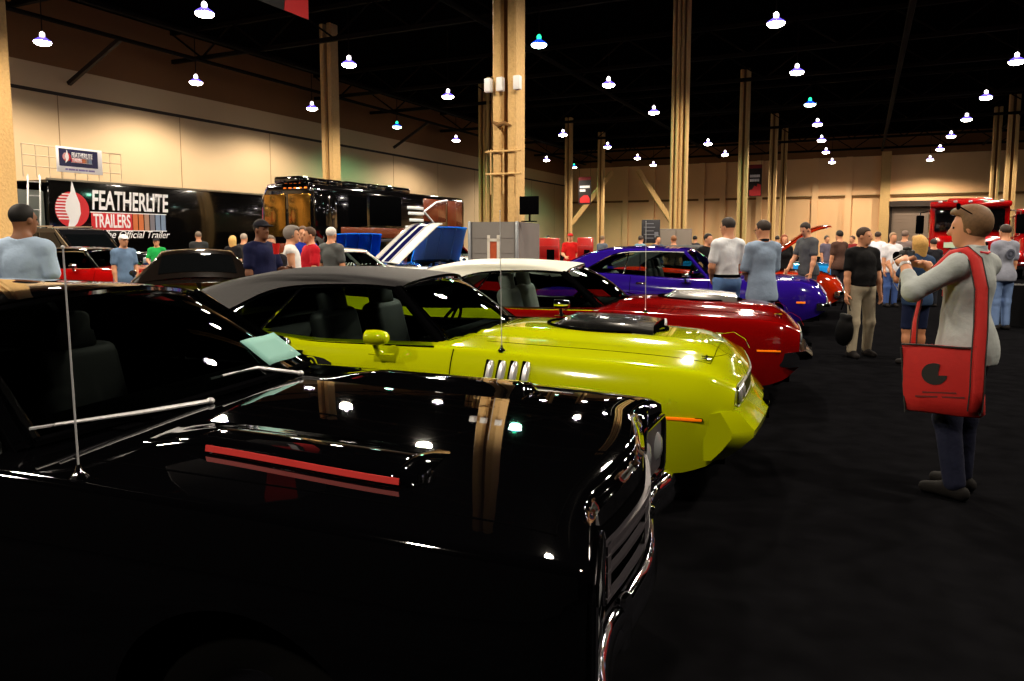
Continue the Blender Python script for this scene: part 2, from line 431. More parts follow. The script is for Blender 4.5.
class Car:
    """shape description with muscle-car defaults; every curve is a knot list along x"""
    def __init__(s, **k):
        s.xn=.90; s.xt=-3.78; s.wb=2.743; s.axle=.33; s.arch=.37; s.zm=.60
        s.belt=K((-3.78,.86),(-3.5,.93),(-2.9,.965),(-2.4,.94),(-1.8,.90),(-.95,.905),(-.3,.88),(.3,.855),(.7,.825),(.9,.76))
        s.Ws=K((-3.78,.80),(-3.3,.86),(-2.6,.88),(-1.8,.86),(-.9,.85),(.2,.86),(.7,.85),(.9,.79))
        s.Wm=K((-3.78,.86),(-3.3,.94),(-2.6,.965),(-1.7,.94),(-.8,.94),(0,.955),(.5,.945),(.75,.92),(.9,.86))
        s.sill=K((-3.78,.42),(-3.4,.30),(-2.6,.22),(-.6,.22),(.5,.24),(.75,.30),(.9,.42))
        s.crown=K((-3.78,.05),(-2.9,.05),(-.9,.06),(0,.08),(.6,.08),(.8,.05),(.9,-.01))
        s.hood=None; s.rnd=.035; s.warp=lambda x,y:0.; s.m_sill=None
        s.A=(-.98,.70,.915); s.Hd=(-1.40,.555,1.245); s.wsb=.20; s.wst=.10; s.wsz=.05
        s.zc=K((-1.30,1.31),(-1.5,1.345),(-2.0,1.375),(-2.4,1.37),(-2.9,1.30),(-3.2,1.20),(-3.45,1.08),(-3.62,.985))
        s.zd=K((-1.38,1.25),(-1.7,1.265),(-2.0,1.26),(-2.28,1.24),(-2.45,1.20),(-2.62,1.11),(-2.8,1.01),(-2.92,.955),(-3.62,.94))
        s.ys=K((-1.3,.50),(-1.9,.53),(-2.6,.53),(-3.1,.56),(-3.62,.60))
        s.xR=-3.62; s.div=((-2.17,1.245),(-2.36,.925)); s.tip=(-2.86,.975)
        s.sidez0=1.245; s.sidey0=.565; s.sideslope=.92; s.yB=.845
        s.wheel_y=.78
        for a,b in k.items(): setattr(s,a,b)
    def zs(s,x): return s.belt(x)
    def side_y(s,x,z):
        zs=s.belt(x); Wm=s.Wm(x); Ws=s.Ws(x); zm=min(s.zm,zs-.1)
        if z<zm: return Wm-.07*((zm-z)/(zm-.2))**2
        return Wm-(Wm-Ws)*min(1,((z-zm)/(zs-zm)))**2.2
    def top_z(s,x,y):
        Ws=s.Ws(x); t=min(1,abs(y)/Ws)
        z=s.belt(x)+s.crown(x)*(1-t**2.2)
        if s.hood: z+=s.hood(x,y)
        return z
    def bottom(s,x):
        z=s.sill(x)
        for xw in (0,-s.wb):
            d=abs(x-xw)
            if d<s.arch: z=max(z,s.axle+math.sqrt(s.arch**2-d*d)*.98)
        return z
    def roofside_y(s,z): return s.sidey0+(s.sidez0-z)*s.sideslope
    def stations(s):
        xs=set(round(s.xt+(s.xn-s.xt)*i/90,4) for i in range(91))
        for xw in (0,-s.wb):
            for k in range(-12,13): xs.add(round(xw+s.arch*math.sin(k*PI/24),4))
        for e in (.01,.025,.045): xs.add(round(s.xn-e,4)); xs.add(round(s.xt+e,4))
        return sorted(xs)

def car_body(S, t, m, holes=(), cap=True, name='body'):
    """sides, hood and deck in one shell; the cabin and any open bay are left out"""
    b=MB(); xs=S.stations(); rows=[]; NS,NT=13,15
    for x in xs:
        zs=S.belt(x);zb=min(S.bottom(x),zs-.06); r=S.rnd; half=[]
        for i in range(NS):
            z=zb+(zs-r-zb)*i/(NS-1); half.append((S.side_y(x,z),z))
        Ws=S.Ws(x)
        y0,z0=half[-1]; y1=Ws-r; z1=S.top_z(x,y1)
        for a in (.25,.5,.75):   # rounded shoulder
            px=(1-a)**2*y0+2*a*(1-a)*(Ws)+a*a*y1; pz=(1-a)**2*z0+2*a*(1-a)*(zs+.002)+a*a*z1
            half.append((px,pz))
        for j in range(NT):
            y=y1*(1-j/(NT-1)); half.append((y,S.top_z(x,y)))
        full=[(x+S.warp(x,y),-y,z) for y,z in half]+[(x+S.warp(x,y),y,z) for y,z in half[-2::-1]]
        rows.append(full)
    n=len(rows[0]); vs=[p for r_ in rows for p in r_]; fs=[]
    for i in range(len(rows)-1):
        for j in range(n-1):
            c=[(vs[i*n+j][k]+vs[(i+1)*n+j+1][k])/2 for k in range(3)]
            if any(h(*c) for h in holes) and NS<j<n-NS-2: continue
            fs.append((i*n+j,(i+1)*n+j,(i+1)*n+j+1,i*n+j+1))
    b.add(vs,fs)
    if cap:
        for x in (xs[0],xs[-1]):
            zs=S.belt(x);zb=min(S.bottom(x),zs-.06); r=S.rnd; Ws=S.Ws(x); sd=[]
            zz=np.linspace(zb,zs-r,24); yy=[S.side_y(x,z) for z in zz]; im=int(np.argmax(yy)); Ye=yy[im]
            lo=sorted(zip(yy[:im+1],zz[:im+1])); hi=sorted([(y,z) for y,z in zip(yy[im:],zz[im:])]+[(y,S.top_z(x,y)) for y in np.linspace(0,min(Ws-r,yy[-1]-.002),12)])
            cols=[]
            for y in np.linspace(-Ye,Ye,45):
                a=abs(y); z0=float(np.interp(a,[p[0] for p in lo],[p[1] for p in lo])); z1=float(np.interp(a,[p[0] for p in hi],[p[1] for p in hi]))
                cols.append([(x+S.warp(x,y),y,z0+(max(z1,z0)-z0)*k/6) for k in range(7)])
            b.grid(cols)
    return b.build(name,m,t,angle=42,weld=True)

def cabin_hole(S):
    def h(x,y,z): return x>S.xR+.35 and abs(y)<S.A[1]+.05 and x<S.A[0]+S.wsb*(1-(y/S.A[1])**2)-.02
    return h

def car_wheels(S, t, rim, style=0):
    for xw in (0,-S.wb):
        for s in (-1,1):
            M=Matrix.Rotation(-s*PI/2,3,'X'); c=(xw,s*S.wheel_y,S.axle)
            b=MB(); b.lathe([(.19,-.11),(.27,-.115),(.315,-.09),(.328,-.05),(.328,.05),(.315,.09),(.27,.115),(.19,.11)],36,M,c)
            w=b.build('wheel',M_RUBBER,t)
            b=MB(); b.lathe([(.001,.06),(.05,.075),(.06,.05),(.15,.03),(.175,.06),(.195,.1),(.2,.11)],32,M,c)
            for k in range(5):
                a=2*PI*k/5; v=M@Vector((math.cos(a)*.11,math.sin(a)*.11,.055)); b.ell(Vector(c)+v,(.035,.02,.035),8,6)
            b.build('wheel_rim',rim,w)

def car_glass(S, t, m_trim, glass=None, side=True, m_pillar=None):
    g=glass or M_GLASS; A=S.A;Hd=S.Hd
    bot=lambda u:(A[0]+S.wsb*(1-(2*u-1)**2), A[1]*(2*u-1), A[2]+.03*(1-(2*u-1)**2))
    top=lambda u:(Hd[0]+S.wst*(1-(2*u-1)**2), Hd[1]*(2*u-1), Hd[2]+S.wsz*(1-(2*u-1)**2))
    L=lambda v:lerp((A[0],-A[1],A[2]),(Hd[0],-Hd[1],Hd[2]),v)
    Rr=lambda v:lerp((A[0],A[1],A[2]),(Hd[0],Hd[1],Hd[2]),v)
    b=MB(); b.grid(coons(bot,top,L,Rr,24,12,(.022,0,.030))); b.build('windshield',g,t)
    mp=m_pillar or m_trim
    for s in (-1,1):
        a=(A[0]-.01,s*(A[1]+.015),A[2]-.03); h=(Hd[0]-.01,s*(Hd[1]+.012),Hd[2]+.004)
        b=MB(); b.strip([a,lerp(a,h,.5),h],[(-.032,-.02),(.032,-.02),(.032,.012),(.02,.026),(-.02,.026),(-.032,.012)]); b.build('pillar',mp,t,angle=50)
    b=MB(); b.tube([Vector(top(i/16))+Vector((.004,0,.004)) for i in range(17)],.014,6)
    for f in (L,Rr): b.tube([Vector(f(i/6))+Vector((.018,0,.012)) for i in range(7)],.012,6)
    b.build('windshield_trim',m_trim,t)
    b=MB(); b.tube([Vector(bot(i/16))+Vector((.01,0,.0)) for i in range(17)],.016,6); b.build('windshield_seal',M_BLACK,t)
    if side:
        for s in (-1,1):
            zb=S.belt
            rail=lambda x:(x,s*(S.roofside_y(S.zd(x))),S.zd(x)-.004)
            bel=lambda x:(x,s*S.yB,zb(x)-.005)
            x0=A[0]-.03; (dx1,dz1),(dx0,dz0)=S.div
            tb=[bel(x0+(dx0-x0)*i/10) for i in range(11)]; tt=[rail(Hd[0]+(dx1-Hd[0])*i/10) for i in range(11)]
            b=MB(); b.grid(coons(tb,tt,[tb[0],tt[0]],[tb[-1],tt[-1]],10,6,(0,s*.02,0))); b.build('side_window',g,t)
            qb=[bel(dx0+(S.tip[0]-dx0)*i/8) for i in range(9)]; qt=[rail(dx1+(S.tip[0]+.02-dx1)*i/8) for i in range(9)]
            b=MB(); b.grid(coons(qb,qt,[qb[0],qt[0]],[qb[-1],qt[-1]],8,6)); b.build('quarter_window',g,t)
            b=MB(); b.tube([rail(Hd[0]+(S.tip[0]-Hd[0])*i/20) for i in range(21)],.013,6); b.build('drip_rail',m_trim,t)
            b=MB(); b.tube([bel(x0+(S.tip[0]-x0)*i/16) for i in range(17)],.007,6)
            b.tube([bel(dx0),rail(dx1)],.011,6); b.build('window_moulding',m_trim,t)
            b=MB()    # reveal between the shell and the glass
            b.grid([[(x,s*S.yB,zb(x)-.012) for x in np.linspace(S.tip[0]-.1,x0,14)],[(x,s*(S.Ws(x)-S.rnd*.5),zb(x)+.004) for x in np.linspace(S.tip[0]-.1,x0,14)]])
            b.build('window_sill',S.m_sill or M_BLACK,t)

def car_roof(S, t, m, name='roof'):
    b=MB(); xs=[S.Hd[0]+.01+(S.xR-S.Hd[0]-.01)*i/44 for i in range(45)]; rows=[]
    for x in xs:
        fw=S.wst*(1 if x>S.Hd[0]-.15 else 0)
        zc=S.zc(x); ys=S.ys(x); zsh=zc-.055; zd=min(S.zd(x),zsh-.01); half=[]
        if x<S.tip[0]-.05: zd=min(zd,S.belt(x)-.01)
        ns=8
        for i in range(ns):
            z=zd+(zsh-.03-zd)*i/(ns-1); half.append((max(S.roofside_y(z),ys),z))
        y0,z0=half[-1]
        for a in (.3,.6,.9): half.append(((1-a)**2*y0+2*a*(1-a)*(ys+.01)+a*a*(ys-.06),(1-a)**2*z0+2*a*(1-a)*(zsh+.012)+a*a*(zsh+.02)))
        yi,zi=half[-1]
        for j in range(1,10):
            u=j/9; half.append((yi*(1-u),zc-(zc-zi)*(1-u)**2))
        xx=lambda y:x+S.wst*max(0,1-(y/S.Hd[1])**2)*max(0,1-(S.Hd[0]+.01-x)/.4)
        rows.append([(xx(y),-y,z) for y,z in half]+[(xx(y),y,z) for y,z in half[-2::-1]])
    b.grid(rows)
    r=b.build(name,m,t,angle=50)
    b=MB(); x0=S.xR+.12; x1=min(S.tip[0]+.12,S.xR+.72)
    b.grid([[(x,y,S.zc(x)+.006-(S.zc(x)-(S.zc(x)-.035))*(abs(y)/(S.ys(x)-.05))**2) for y in np.linspace(-S.ys(x)+.07,S.ys(x)-.07,13)] for x in np.linspace(x0,x1,12)])
    b.build('rear_window',mat('rear_window_glass',(6,7,8),rough=.02),t)
    return r

def car_interior(S, t, seats=True, m=None, dark=None):
    m=m or M_CLOTHSEAT; dk=dark or M_DARKIN; A=S.A
    x0,x1=A[0]+S.wsb-.02,S.xR+.4; w=S.yB-.03
    b=MB(); zt=lambda x:S.belt(x)-.015
    for s in (-1,1):
        b.grid([[(x,s*w,.30) for x in np.linspace(x0-.05,x1,10)],[(x,s*w,zt(x)) for x in np.linspace(x0-.05,x1,10)]])
    b.box(((x0+x1)/2,0,.29),(x0-x1,2*w,.02)); b.box((x1,0,.6),(.03,2*w,.66)); b.box((x0,0,.58),(.03,2*w*.94,.6))
    b.box((x1+.22,0,S.belt(x1)-.04),(.5,2*w*.96,.05))
    b.build('cabin_lining',dk,t,smooth=False)
    b=MB(); pr=[(0,0),(-.10,.015),(-.30,.02),(-.36,-.02),(-.36,-.2),(-.2,-.26),(0,-.2)]
    b.prism([(x,z) for x,z in pr],1.2,Matrix(((1,0,0),(0,0,-1),(0,1,0))),(A[0]+.07,.6,A[2]-.01)); b.build('dashboard',dk,t,smooth=False)
    b=MB(); M=Matrix.Rotation(R(-62),3,'Y'); c=Vector((A[0]-.46,.37,A[2]-.03))
    ring=[c+M@Vector((.185*math.cos(a),.185*math.sin(a),0)) for a in np.linspace(0,2*PI,29)]
    b.tube(ring,.014,6,False); b.tube([ring[0],c,ring[14]],.012,5); b.tube([c,ring[21]],.012,5); b.tube([c,c+Vector((.35,0,-.12))],.03,8)
    b.build('steering_wheel',M_BLACK,t)
    b=MB(); b.rbox((S.Hd[0]+.1,0,S.Hd[2]-.055),(.03,.24,.07),.02); b.tube([(S.Hd[0]+.1,0,S.Hd[2]-.03),(S.Hd[0]+.06,0,S.Hd[2]+.04)],.008,6); b.build('rear_view_mirror',M_BLACK,t)
    if seats:
        for s in (-1,1):
            b=MB(); M=Matrix.Rotation(R(-14),3,'Y')
            b.rbox((A[0]-.72,s*.37,.50),(.52,.5,.2),.07,seg=3); b.rbox((A[0]-1.0,s*.37,.80),(.17,.5,.58),.08,M=M,seg=3)
            b.rbox((A[0]-1.07,s*.37,1.13),(.12,.28,.22),.055,M=M,seg=3)
            b.build('front_seat',m,t)
        b=MB(); b.rbox((A[0]-1.55,0,.50),(.5,1.25,.2),.07,seg=3); b.rbox((A[0]-1.85,0,.76),(.18,1.25,.46),.08,M=Matrix.Rotation(R(-18),3,'Y'),seg=3); b.build('rear_seat',m,t)

def car_under(S,t):
    b=MB(); b.box(((S.xn+S.xt)/2,0,.38),(S.xn-S.xt-.24,1.24,.28)); b.box((-S.wb/2,0,.25),(S.wb-.9,1.7,.1))
    b.build('underbody',M_BLACK,t,smooth=False)

def seam(S, t, xs=(), hood=None, name='panel_gap'):
    """dark shut lines: vertical door edges at the given x, and the hood outline"""
    def one(pts,r):
        b=MB(); b.tube(pts,r,4); b.build(name,M_BLACK,t)
    for x in xs:
        for s in (-1,1):
            zs=S.belt(x)-.01
            one([(x+.015*math.sin(6*z),s*(S.side_y(x,z)+.0005),z) for z in np.linspace(.28,zs,14)],.004)
    if hood:
        x0,x1,y=hood; W=S.warp
        L=[(x+W(x,y),-y,S.top_z(x,y)+.0005) for x in np.linspace(x0,x1,20)]
        F=[(x1+W(x1,yy),yy,S.top_z(x1,yy)+.0005) for yy in np.linspace(-y,y,20)]
        Rr=[(x+W(x,y),y,S.top_z(x,y)+.0005) for x in np.linspace(x1,x0,20)]
        one(L+F[1:-1]+Rr,.0022)

def car_antenna(S,t,x,y,z,h):
    b=MB(); b.tube([(x,y,z+.03),(x-.01,y,z+h)],[.0028,.0022],6); b.ell((x-.01,y,z+h),(.005,.005,.005),8,6)
    o=b.build('antenna',mat('antenna_steel',(190,190,195),rough=.4,metal=.3),t)
    b=MB(); b.lathe([(.024,-.01),(.026,.0),(.018,.008),(.009,.018),(.006,.035)],14,None,(x,y,z)); b.build('antenna_base',M_CHROME,o)

def mirror(t,x,s,y,z,m,name='side_mirror'):
    b=MB()
    prof=[(.001,-.10),(.02,-.098),(.038,-.085),(.05,-.05),(.054,0),(.05,.035),(.049,.052),(.042,.055),(.001,.05)]
    M=Matrix.Rotation(-PI/2,3,'Y'); b.lathe(prof,20,M@Matrix.Diagonal(Vector((.95,1.1,1))),(x,y*1.0,z))
    b.tube([(x,y,z-.03),(x+.005,y-s*.02,z-.085),(x+.01,y-s*.04,z-.105)],[.022,.017,.028],10)
    b.rbox((x+.02,y-s*.05,z-.112),(.16,.06,.012),.005)
    o=b.build(name,m,t)
    b=MB(); b.lathe([(.04,0),(.0385,.002),(.001,.002)],18,M,(x-.053,y,z)); b.build('mirror_glass',M_CHROME,o)

# ---------------------------------------------------------------- the two E-bodied coupes
def hood_e(x,y):
    a=abs(y); p=1-sstep(.36,.47,a)
    return .035*p*sstep(-1.0,-.6,x)*(1-sstep(.55,.86,x))
def e_coupe(label, pos, rz, m_body, m_roof, m_shaker, m_mirror, billboard=False, m_bumper=None):
    S=Car(hood=hood_e,warp=lambda x,y:-.075*(abs(y)/.9)**1.5*sstep(.35,.9,x)); S.m_sill=m_body; W=S.warp
    t=thing('muscle_car',label,'car',(pos[0],pos[1],0),rz)
    car_body(S,t,m_body,[cabin_hole(S)]); car_roof(S,t,m_roof,'vinyl_roof' if billboard else 'roof')
    car_glass(S,t,M_CHROME,m_pillar=M_BLACK); car_interior(S,t,m=None if billboard else mat('grey_white_vinyl',(170,166,160),rough=.5))
    car_under(S,t); car_wheels(S,t,M_CHROME)
    seam(S,t,(-.86,-2.2),(-.72,.72,.66))
    # body-coloured front bumper under the grille opening
    b=MB(); prof=[(.80,.615),(.885,.63),(.985,.515),(.98,.475),(.905,.40),(.82,.335),(.76,.33),(.75,.5)]
    if m_bumper: prof=[(.80,.56),(.93,.575),(.985,.53),(.99,.47),(.95,.43),(.86,.42),(.74,.43),(.7,.5)]
    rows=[]
    for y in np.linspace(-1,1,25):
        yy=y*.915; e=max(0,(abs(y)-.9)/.1)
        rows.append([(x+.05-.10*abs(y)**1.4-.10*e*e*max(0,x-.66)/.3,yy,.47+(z-.47)*(1-.05*e*e)) for x,z in prof+[prof[0]]])
    b.grid(rows); b.add(rows[0][:-1],[tuple(range(len(prof)))]); b.add(rows[-1][:-1],[tuple(range(len(prof)))])
    bp=b.build('front_bumper',m_bumper or m_body,t,angle=30)
    b=MB(); b.box((1.0,0,.50),(.06,.34,.12)); b.build('licence_plate',M_BLACK,bp,smooth=False)
    # grille opening with vertical teeth and the two lamp pairs
    b=MB(); gf=lambda y,o:(.902+W(.9,y)+o)
    yy=np.linspace(-.76,.76,25)
    b.grid([[(gf(y,-.02),y,z) for y in yy] for z in (.62,.735)]); gr=b.build('grille',M_BLACK,t,solid=.02)
    b=MB()
    for k in range(-4,5): b.box((gf(k*.085,.004),k*.085,.675),(.012,.012,.10))
    for z in (.735,.625): b.tube([(gf(y,.004),y,z) for y in yy],.009,6)
    b.build('grille_bar',mat('dull_grille_grey',(120,118,110),rough=.4,metal=.6),gr,smooth=False)
    for s in (-1,1):
        for y in (.53,.67):
            b=MB(); b.lathe([(.001,.012),(.04,.008),(.05,0),(.054,-.01)],20,Matrix.Rotation(PI/2,3,'Y'),(.91+W(.9,y),s*y,.675)); b.build('headlight',M_HEADL,t)
        # side marker
        b=MB(); x0=.56; b.rbox((x0,s*(S.side_y(x0,.575)+.001),.575),(.21,.010,.017),.004,M=Matrix.Rotation(s*-.05,3,'Z')); mk=b.build('side_marker',M_AMBER,t)
        b=MB(); b.rbox((x0+.085,s*(S.side_y(x0+.08,.575)+.002),.575),(.045,.012,.020),.004,M=Matrix.Rotation(s*-.05,3,'Z')); b.build('marker_end',M_BLACK,mk)
        for k in range(4):
            x=-.605+k*.078; b=MB()
            pts=[(x-.012*(1-i/6),s*(S.side_y(x,z)+.001),z) for i,z in enumerate(np.linspace(.705,.84,7))]
            M2=Matrix.Rotation(0,3,'Z')
            b.tube(pts,[.012,.021,.023,.023,.023,.021,.012],10); g=b.build('fender_gill',mat('bright_trim',(215,215,220),rough=.3,metal=.5),t)
            b=MB(); b.tube([(p[0]-.022,p[1]-s*.012,p[2]) for p in pts],.018,8); b.build('gill_slot',M_BLACK,g)
        mirror(t,-1.36,s,s*.985,.965,m_mirror)
        # hood pin
        b=MB(); c=(.66,s*.60,S.top_z(.66,.60)); b.lathe([(.03,-.004),(.031,.004),(.02,.006),(.008,.008),(.006,.022),(.001,.024)],14,None,c); b.tube([(c[0]-.03,c[1]+.01,c[2]+.014),(c[0]+.04,c[1]-.008,c[2]+.014)],.004,6)
        pts=[(c[0]+.03,c[1]-s*.01,c[2]+.01),(c[0]+.12,c[1]-s*.03,c[2]+.03),(c[0]+.2,c[1]-s*.02,c[2]-.02),(c[0]+.235,c[1],c[2]-.09)]
        b.tube(pts,.0025,5); b.build('hood_pin',M_CHROME,t)
    # shaker scoop standing through the hood
    b=MB(); rows=[]
    for i,x in enumerate(np.linspace(-.42,.30,19)):
        u=(x+.42)/.72; hw=.20+.10*math.sin(min(1,u*1.25)*PI/2); z0=S.top_z(x,0)-.05
        h=.062*sstep(0,.18,u)*(1-.15*sstep(.75,1,u))+.03; hw2=hw*.86
        if u>.93: h-=.0
        sec=[(-hw,z0),(-hw,z0+h*.5+.02),(-hw*.95,z0+h+.008),(-hw2*.8,z0+h+.022),(-hw*.35,z0+h+.028),(0,z0+h+.022),(hw*.35,z0+h+.028),(hw2*.8,z0+h+.022),(hw*.95,z0+h+.008),(hw,z0+h*.5+.02),(hw,z0)]
        rows.append([(x,y,z) for y,z in sec])
    b.grid(rows); b.add(rows[-1],[tuple(range(11))]); b.add(rows[0],[tuple(range(11))]); sh=b.build('shaker_scoop',m_shaker,t,angle=45)
    for s in (-1,1):
        b=MB(); b.rbox((.302,s*.14,S.top_z(.3,0)+.02),(.012,.22,.05),.02); b.build('scoop_mouth',M_BLACK,sh)
    b=MB(); pts=[(x,yy,S.top_z(x,yy)+.004) for x,yy in [(.36*math.cos(a)-.06+.06*math.cos(a),.34*math.sin(a)) for a in np.linspace(0,2*PI,41)]]; b.tube(pts,.012,6,False); b.build('scoop_seal',M_BLACK,sh)
    car_antenna(S,t,-.56,-.83,S.top_z(-.56,.83),.86)
    # wipers, tail lights, rear bumper, door handle
    b=MB(); b.tube([(-.72,.05,.955),(-.84,-.2,1.0),(-.93,-.58,.965)],.006,6); b.tube([(-.74,.6,.955),(-.8,.25,.99),(-.82,.02,1.02)],.006,6); b.build('wiper',M_BLACK,t)
    b=MB(); b.rbox((S.xt-.012,0,.70),(.03,1.4,.11),.02); b.build('tail_light_panel',M_RED_L,t)
    b=MB(); b.rbox((S.xt-.06,0,.52),(.12,1.74,.12),.04); b.build('rear_bumper',M_CHROME,t)
    for s in (-1,1):
        b=MB(); b.rbox((-2.02,s*(S.side_y(-2.02,.83)+.01),.83),(.17,.02,.035),.012); b.build('door_handle',M_CHROME,t)
    b=MB(); rr=[[(.80-.22*abs(y)**2+dx,y*.86,z) for y in np.linspace(-1,1,19)] for dx,z in ((.0,.335),(.03,.30),(.05,.245),(.04,.24),(.0,.30),(-.03,.33))]
    b.grid(rr); b.build('chin_spoiler',M_BLACK,t)
    if billboard:
        for s in (1,-1):
            b=MB(); rows=[]
            for x in np.linspace(-3.6,-1.72,30):
                z1=S.belt(x)-.045-max(0,x+2.7)*.055; z0=max(z1-.24,.60)
                if x>-1.80: z1-= (x+1.80)*.35
                rows.append([(x,s*(S.side_y(x,z)+.0035),z) for z in np.linspace(z0,z1,5)])
            b.grid(rows); bb=b.build('side_stripe',mat('matt_black_stripe',(10,10,10),rough=.6,spec=.1),t)
        for s in (-1,):
            k=0
            for ch in ('0','4','4'):
                x=-1.88-k*.17; z=.71; yy=S.side_y(x,z); dz=(S.side_y(x,z+.08)-S.side_y(x,z-.08))/.16
                up=Vector((0,-dz*1.0,1)).normalized(); up=Vector((0,s*dz,1)).normalized(); rt=Vector((1,0,0)); out=rt.cross(up)
                for nm,mm,e,sz,bo in (('stripe_numeral',m_body,.0015,.25,.006),('numeral_core',MATS['matt_black_stripe'],.003,.25,-.003)):
                    text(nm,ch,sz,mm,bb,frame(rt,up,out,(x,s*(yy+.005),z)),ext=e,width=.13 if bo>0 else .115,bold=bo)
                k+=1
    return t,S

P_LIME=paint('lime_paint',(186,196,4),rough=.2)
P_RED=paint('red_paint',(116,4,4),rough=.18)
M_VINYL=mat('black_vinyl_roof',(19,18,21),rough=.6,spec=.25,bump=.12,nscale=90)
M_WHITETOP=mat('white_roof_vinyl',(205,205,195),rough=.4,bump=.05,nscale=80)
e_coupe('lime yellow muscle coupe with black vinyl roof and black scoop',(.729,5.162),R(-18.39),P_LIME,M_VINYL,mat('gloss_black_scoop',(16,16,17),rough=.2,coat=1),P_LIME,True)
e_coupe('red muscle car with white roof parked beyond the lime yellow one',(2.024,7.712),R(-14.25),P_RED,M_WHITETOP,mat('silver_scoop',(150,150,150),rough=.25,metal=.6),M_CHROME,False,M_CHROME)
# ---------------------------------------------------------------- the black car in the foreground
def hood_b(x,y):
    a=abs(y)
    h=-.03*(1-sstep(.52,.66,a))*sstep(.83,.86,x)          # the hood lip rolls down between the fender tips
    #sstep(.18,.34,a)*(1-sstep(.615,.635,a))*sstep(-.62,-.40,x)*(1-sstep(.30,.36,x))
    return h
SB=Car(xn=.86,xt=-4.05,wb=2.946,zm=.66,hood=hood_b,rnd=.022,arch=.38,
  belt=K((-4.05,.90),(-3.7,.97),(-3,.99),(-2,.965),(-.85,.955),(0,.93),(.5,.908),(.8,.885),(.86,.868)),
  Ws=K((-4.05,.82),(-3.5,.88),(-2.5,.90),(-.9,.895),(0,.895),(.76,.89),(.84,.875),(.86,.86)),
  Wm=K((-4.05,.88),(-3.4,.96),(-2.5,.975),(-.8,.965),(.4,.965),(.76,.945),(.86,.90)),
  sill=K((-4.05,.46),(-3.5,.32),(-2.8,.24),(-.6,.24),(.5,.26),(.75,.34),(.86,.40)),
  crown=K((-4.05,.03),(-2.9,.04),(-.9,.045),(0,.045),(.6,.04),(.86,.03)),
  A=(-.84,.735,.985),Hd=(-1.34,.575,1.322),wsb=.14,wst=.10,wsz=.055,
  zc=K((-1.24,1.376),(-1.5,1.405),(-2.1,1.415),(-2.6,1.40),(-3.0,1.32),(-3.3,1.17),(-3.55,1.02)),
  zd=K((-1.3,1.325),(-1.8,1.335),(-2.3,1.33),(-2.6,1.30),(-2.85,1.16),(-3.05,1.02),(-3.55,.98)),
  ys=K((-1.24,.50),(-1.9,.55),(-2.7,.56),(-3.55,.60)),xR=-3.55,div=((-2.25,1.33),(-2.3,.965)),tip=(-3.0,1.03),
  sidez0=1.33,sidey0=.60,sideslope=.66,yB=.85)
P_BLACK=paint('black_paint',(3,3,4),rough=.025)
M_REDV=mat('red_scoop_vent',(200,40,36),rough=.6)
M_SILVER=mat('satin_silver',(66,62,68),rough=.4,metal=.25)
NB=K((0,.0),(.06,-.002),(.30,-.03),(.50,-.06),(.64,-.055),(.88,-.014),(1,-.01))
def warp_b(x,y): return NB(abs(y))*sstep(.6,.86,x)
SB.warp=warp_b
class WB(MB):
    def build(s,*a,**k):
        s.v=[(x+warp_b(min(x,.86),y),y,z) for x,y,z in s.v]; return MB.build(s,*a,**k)
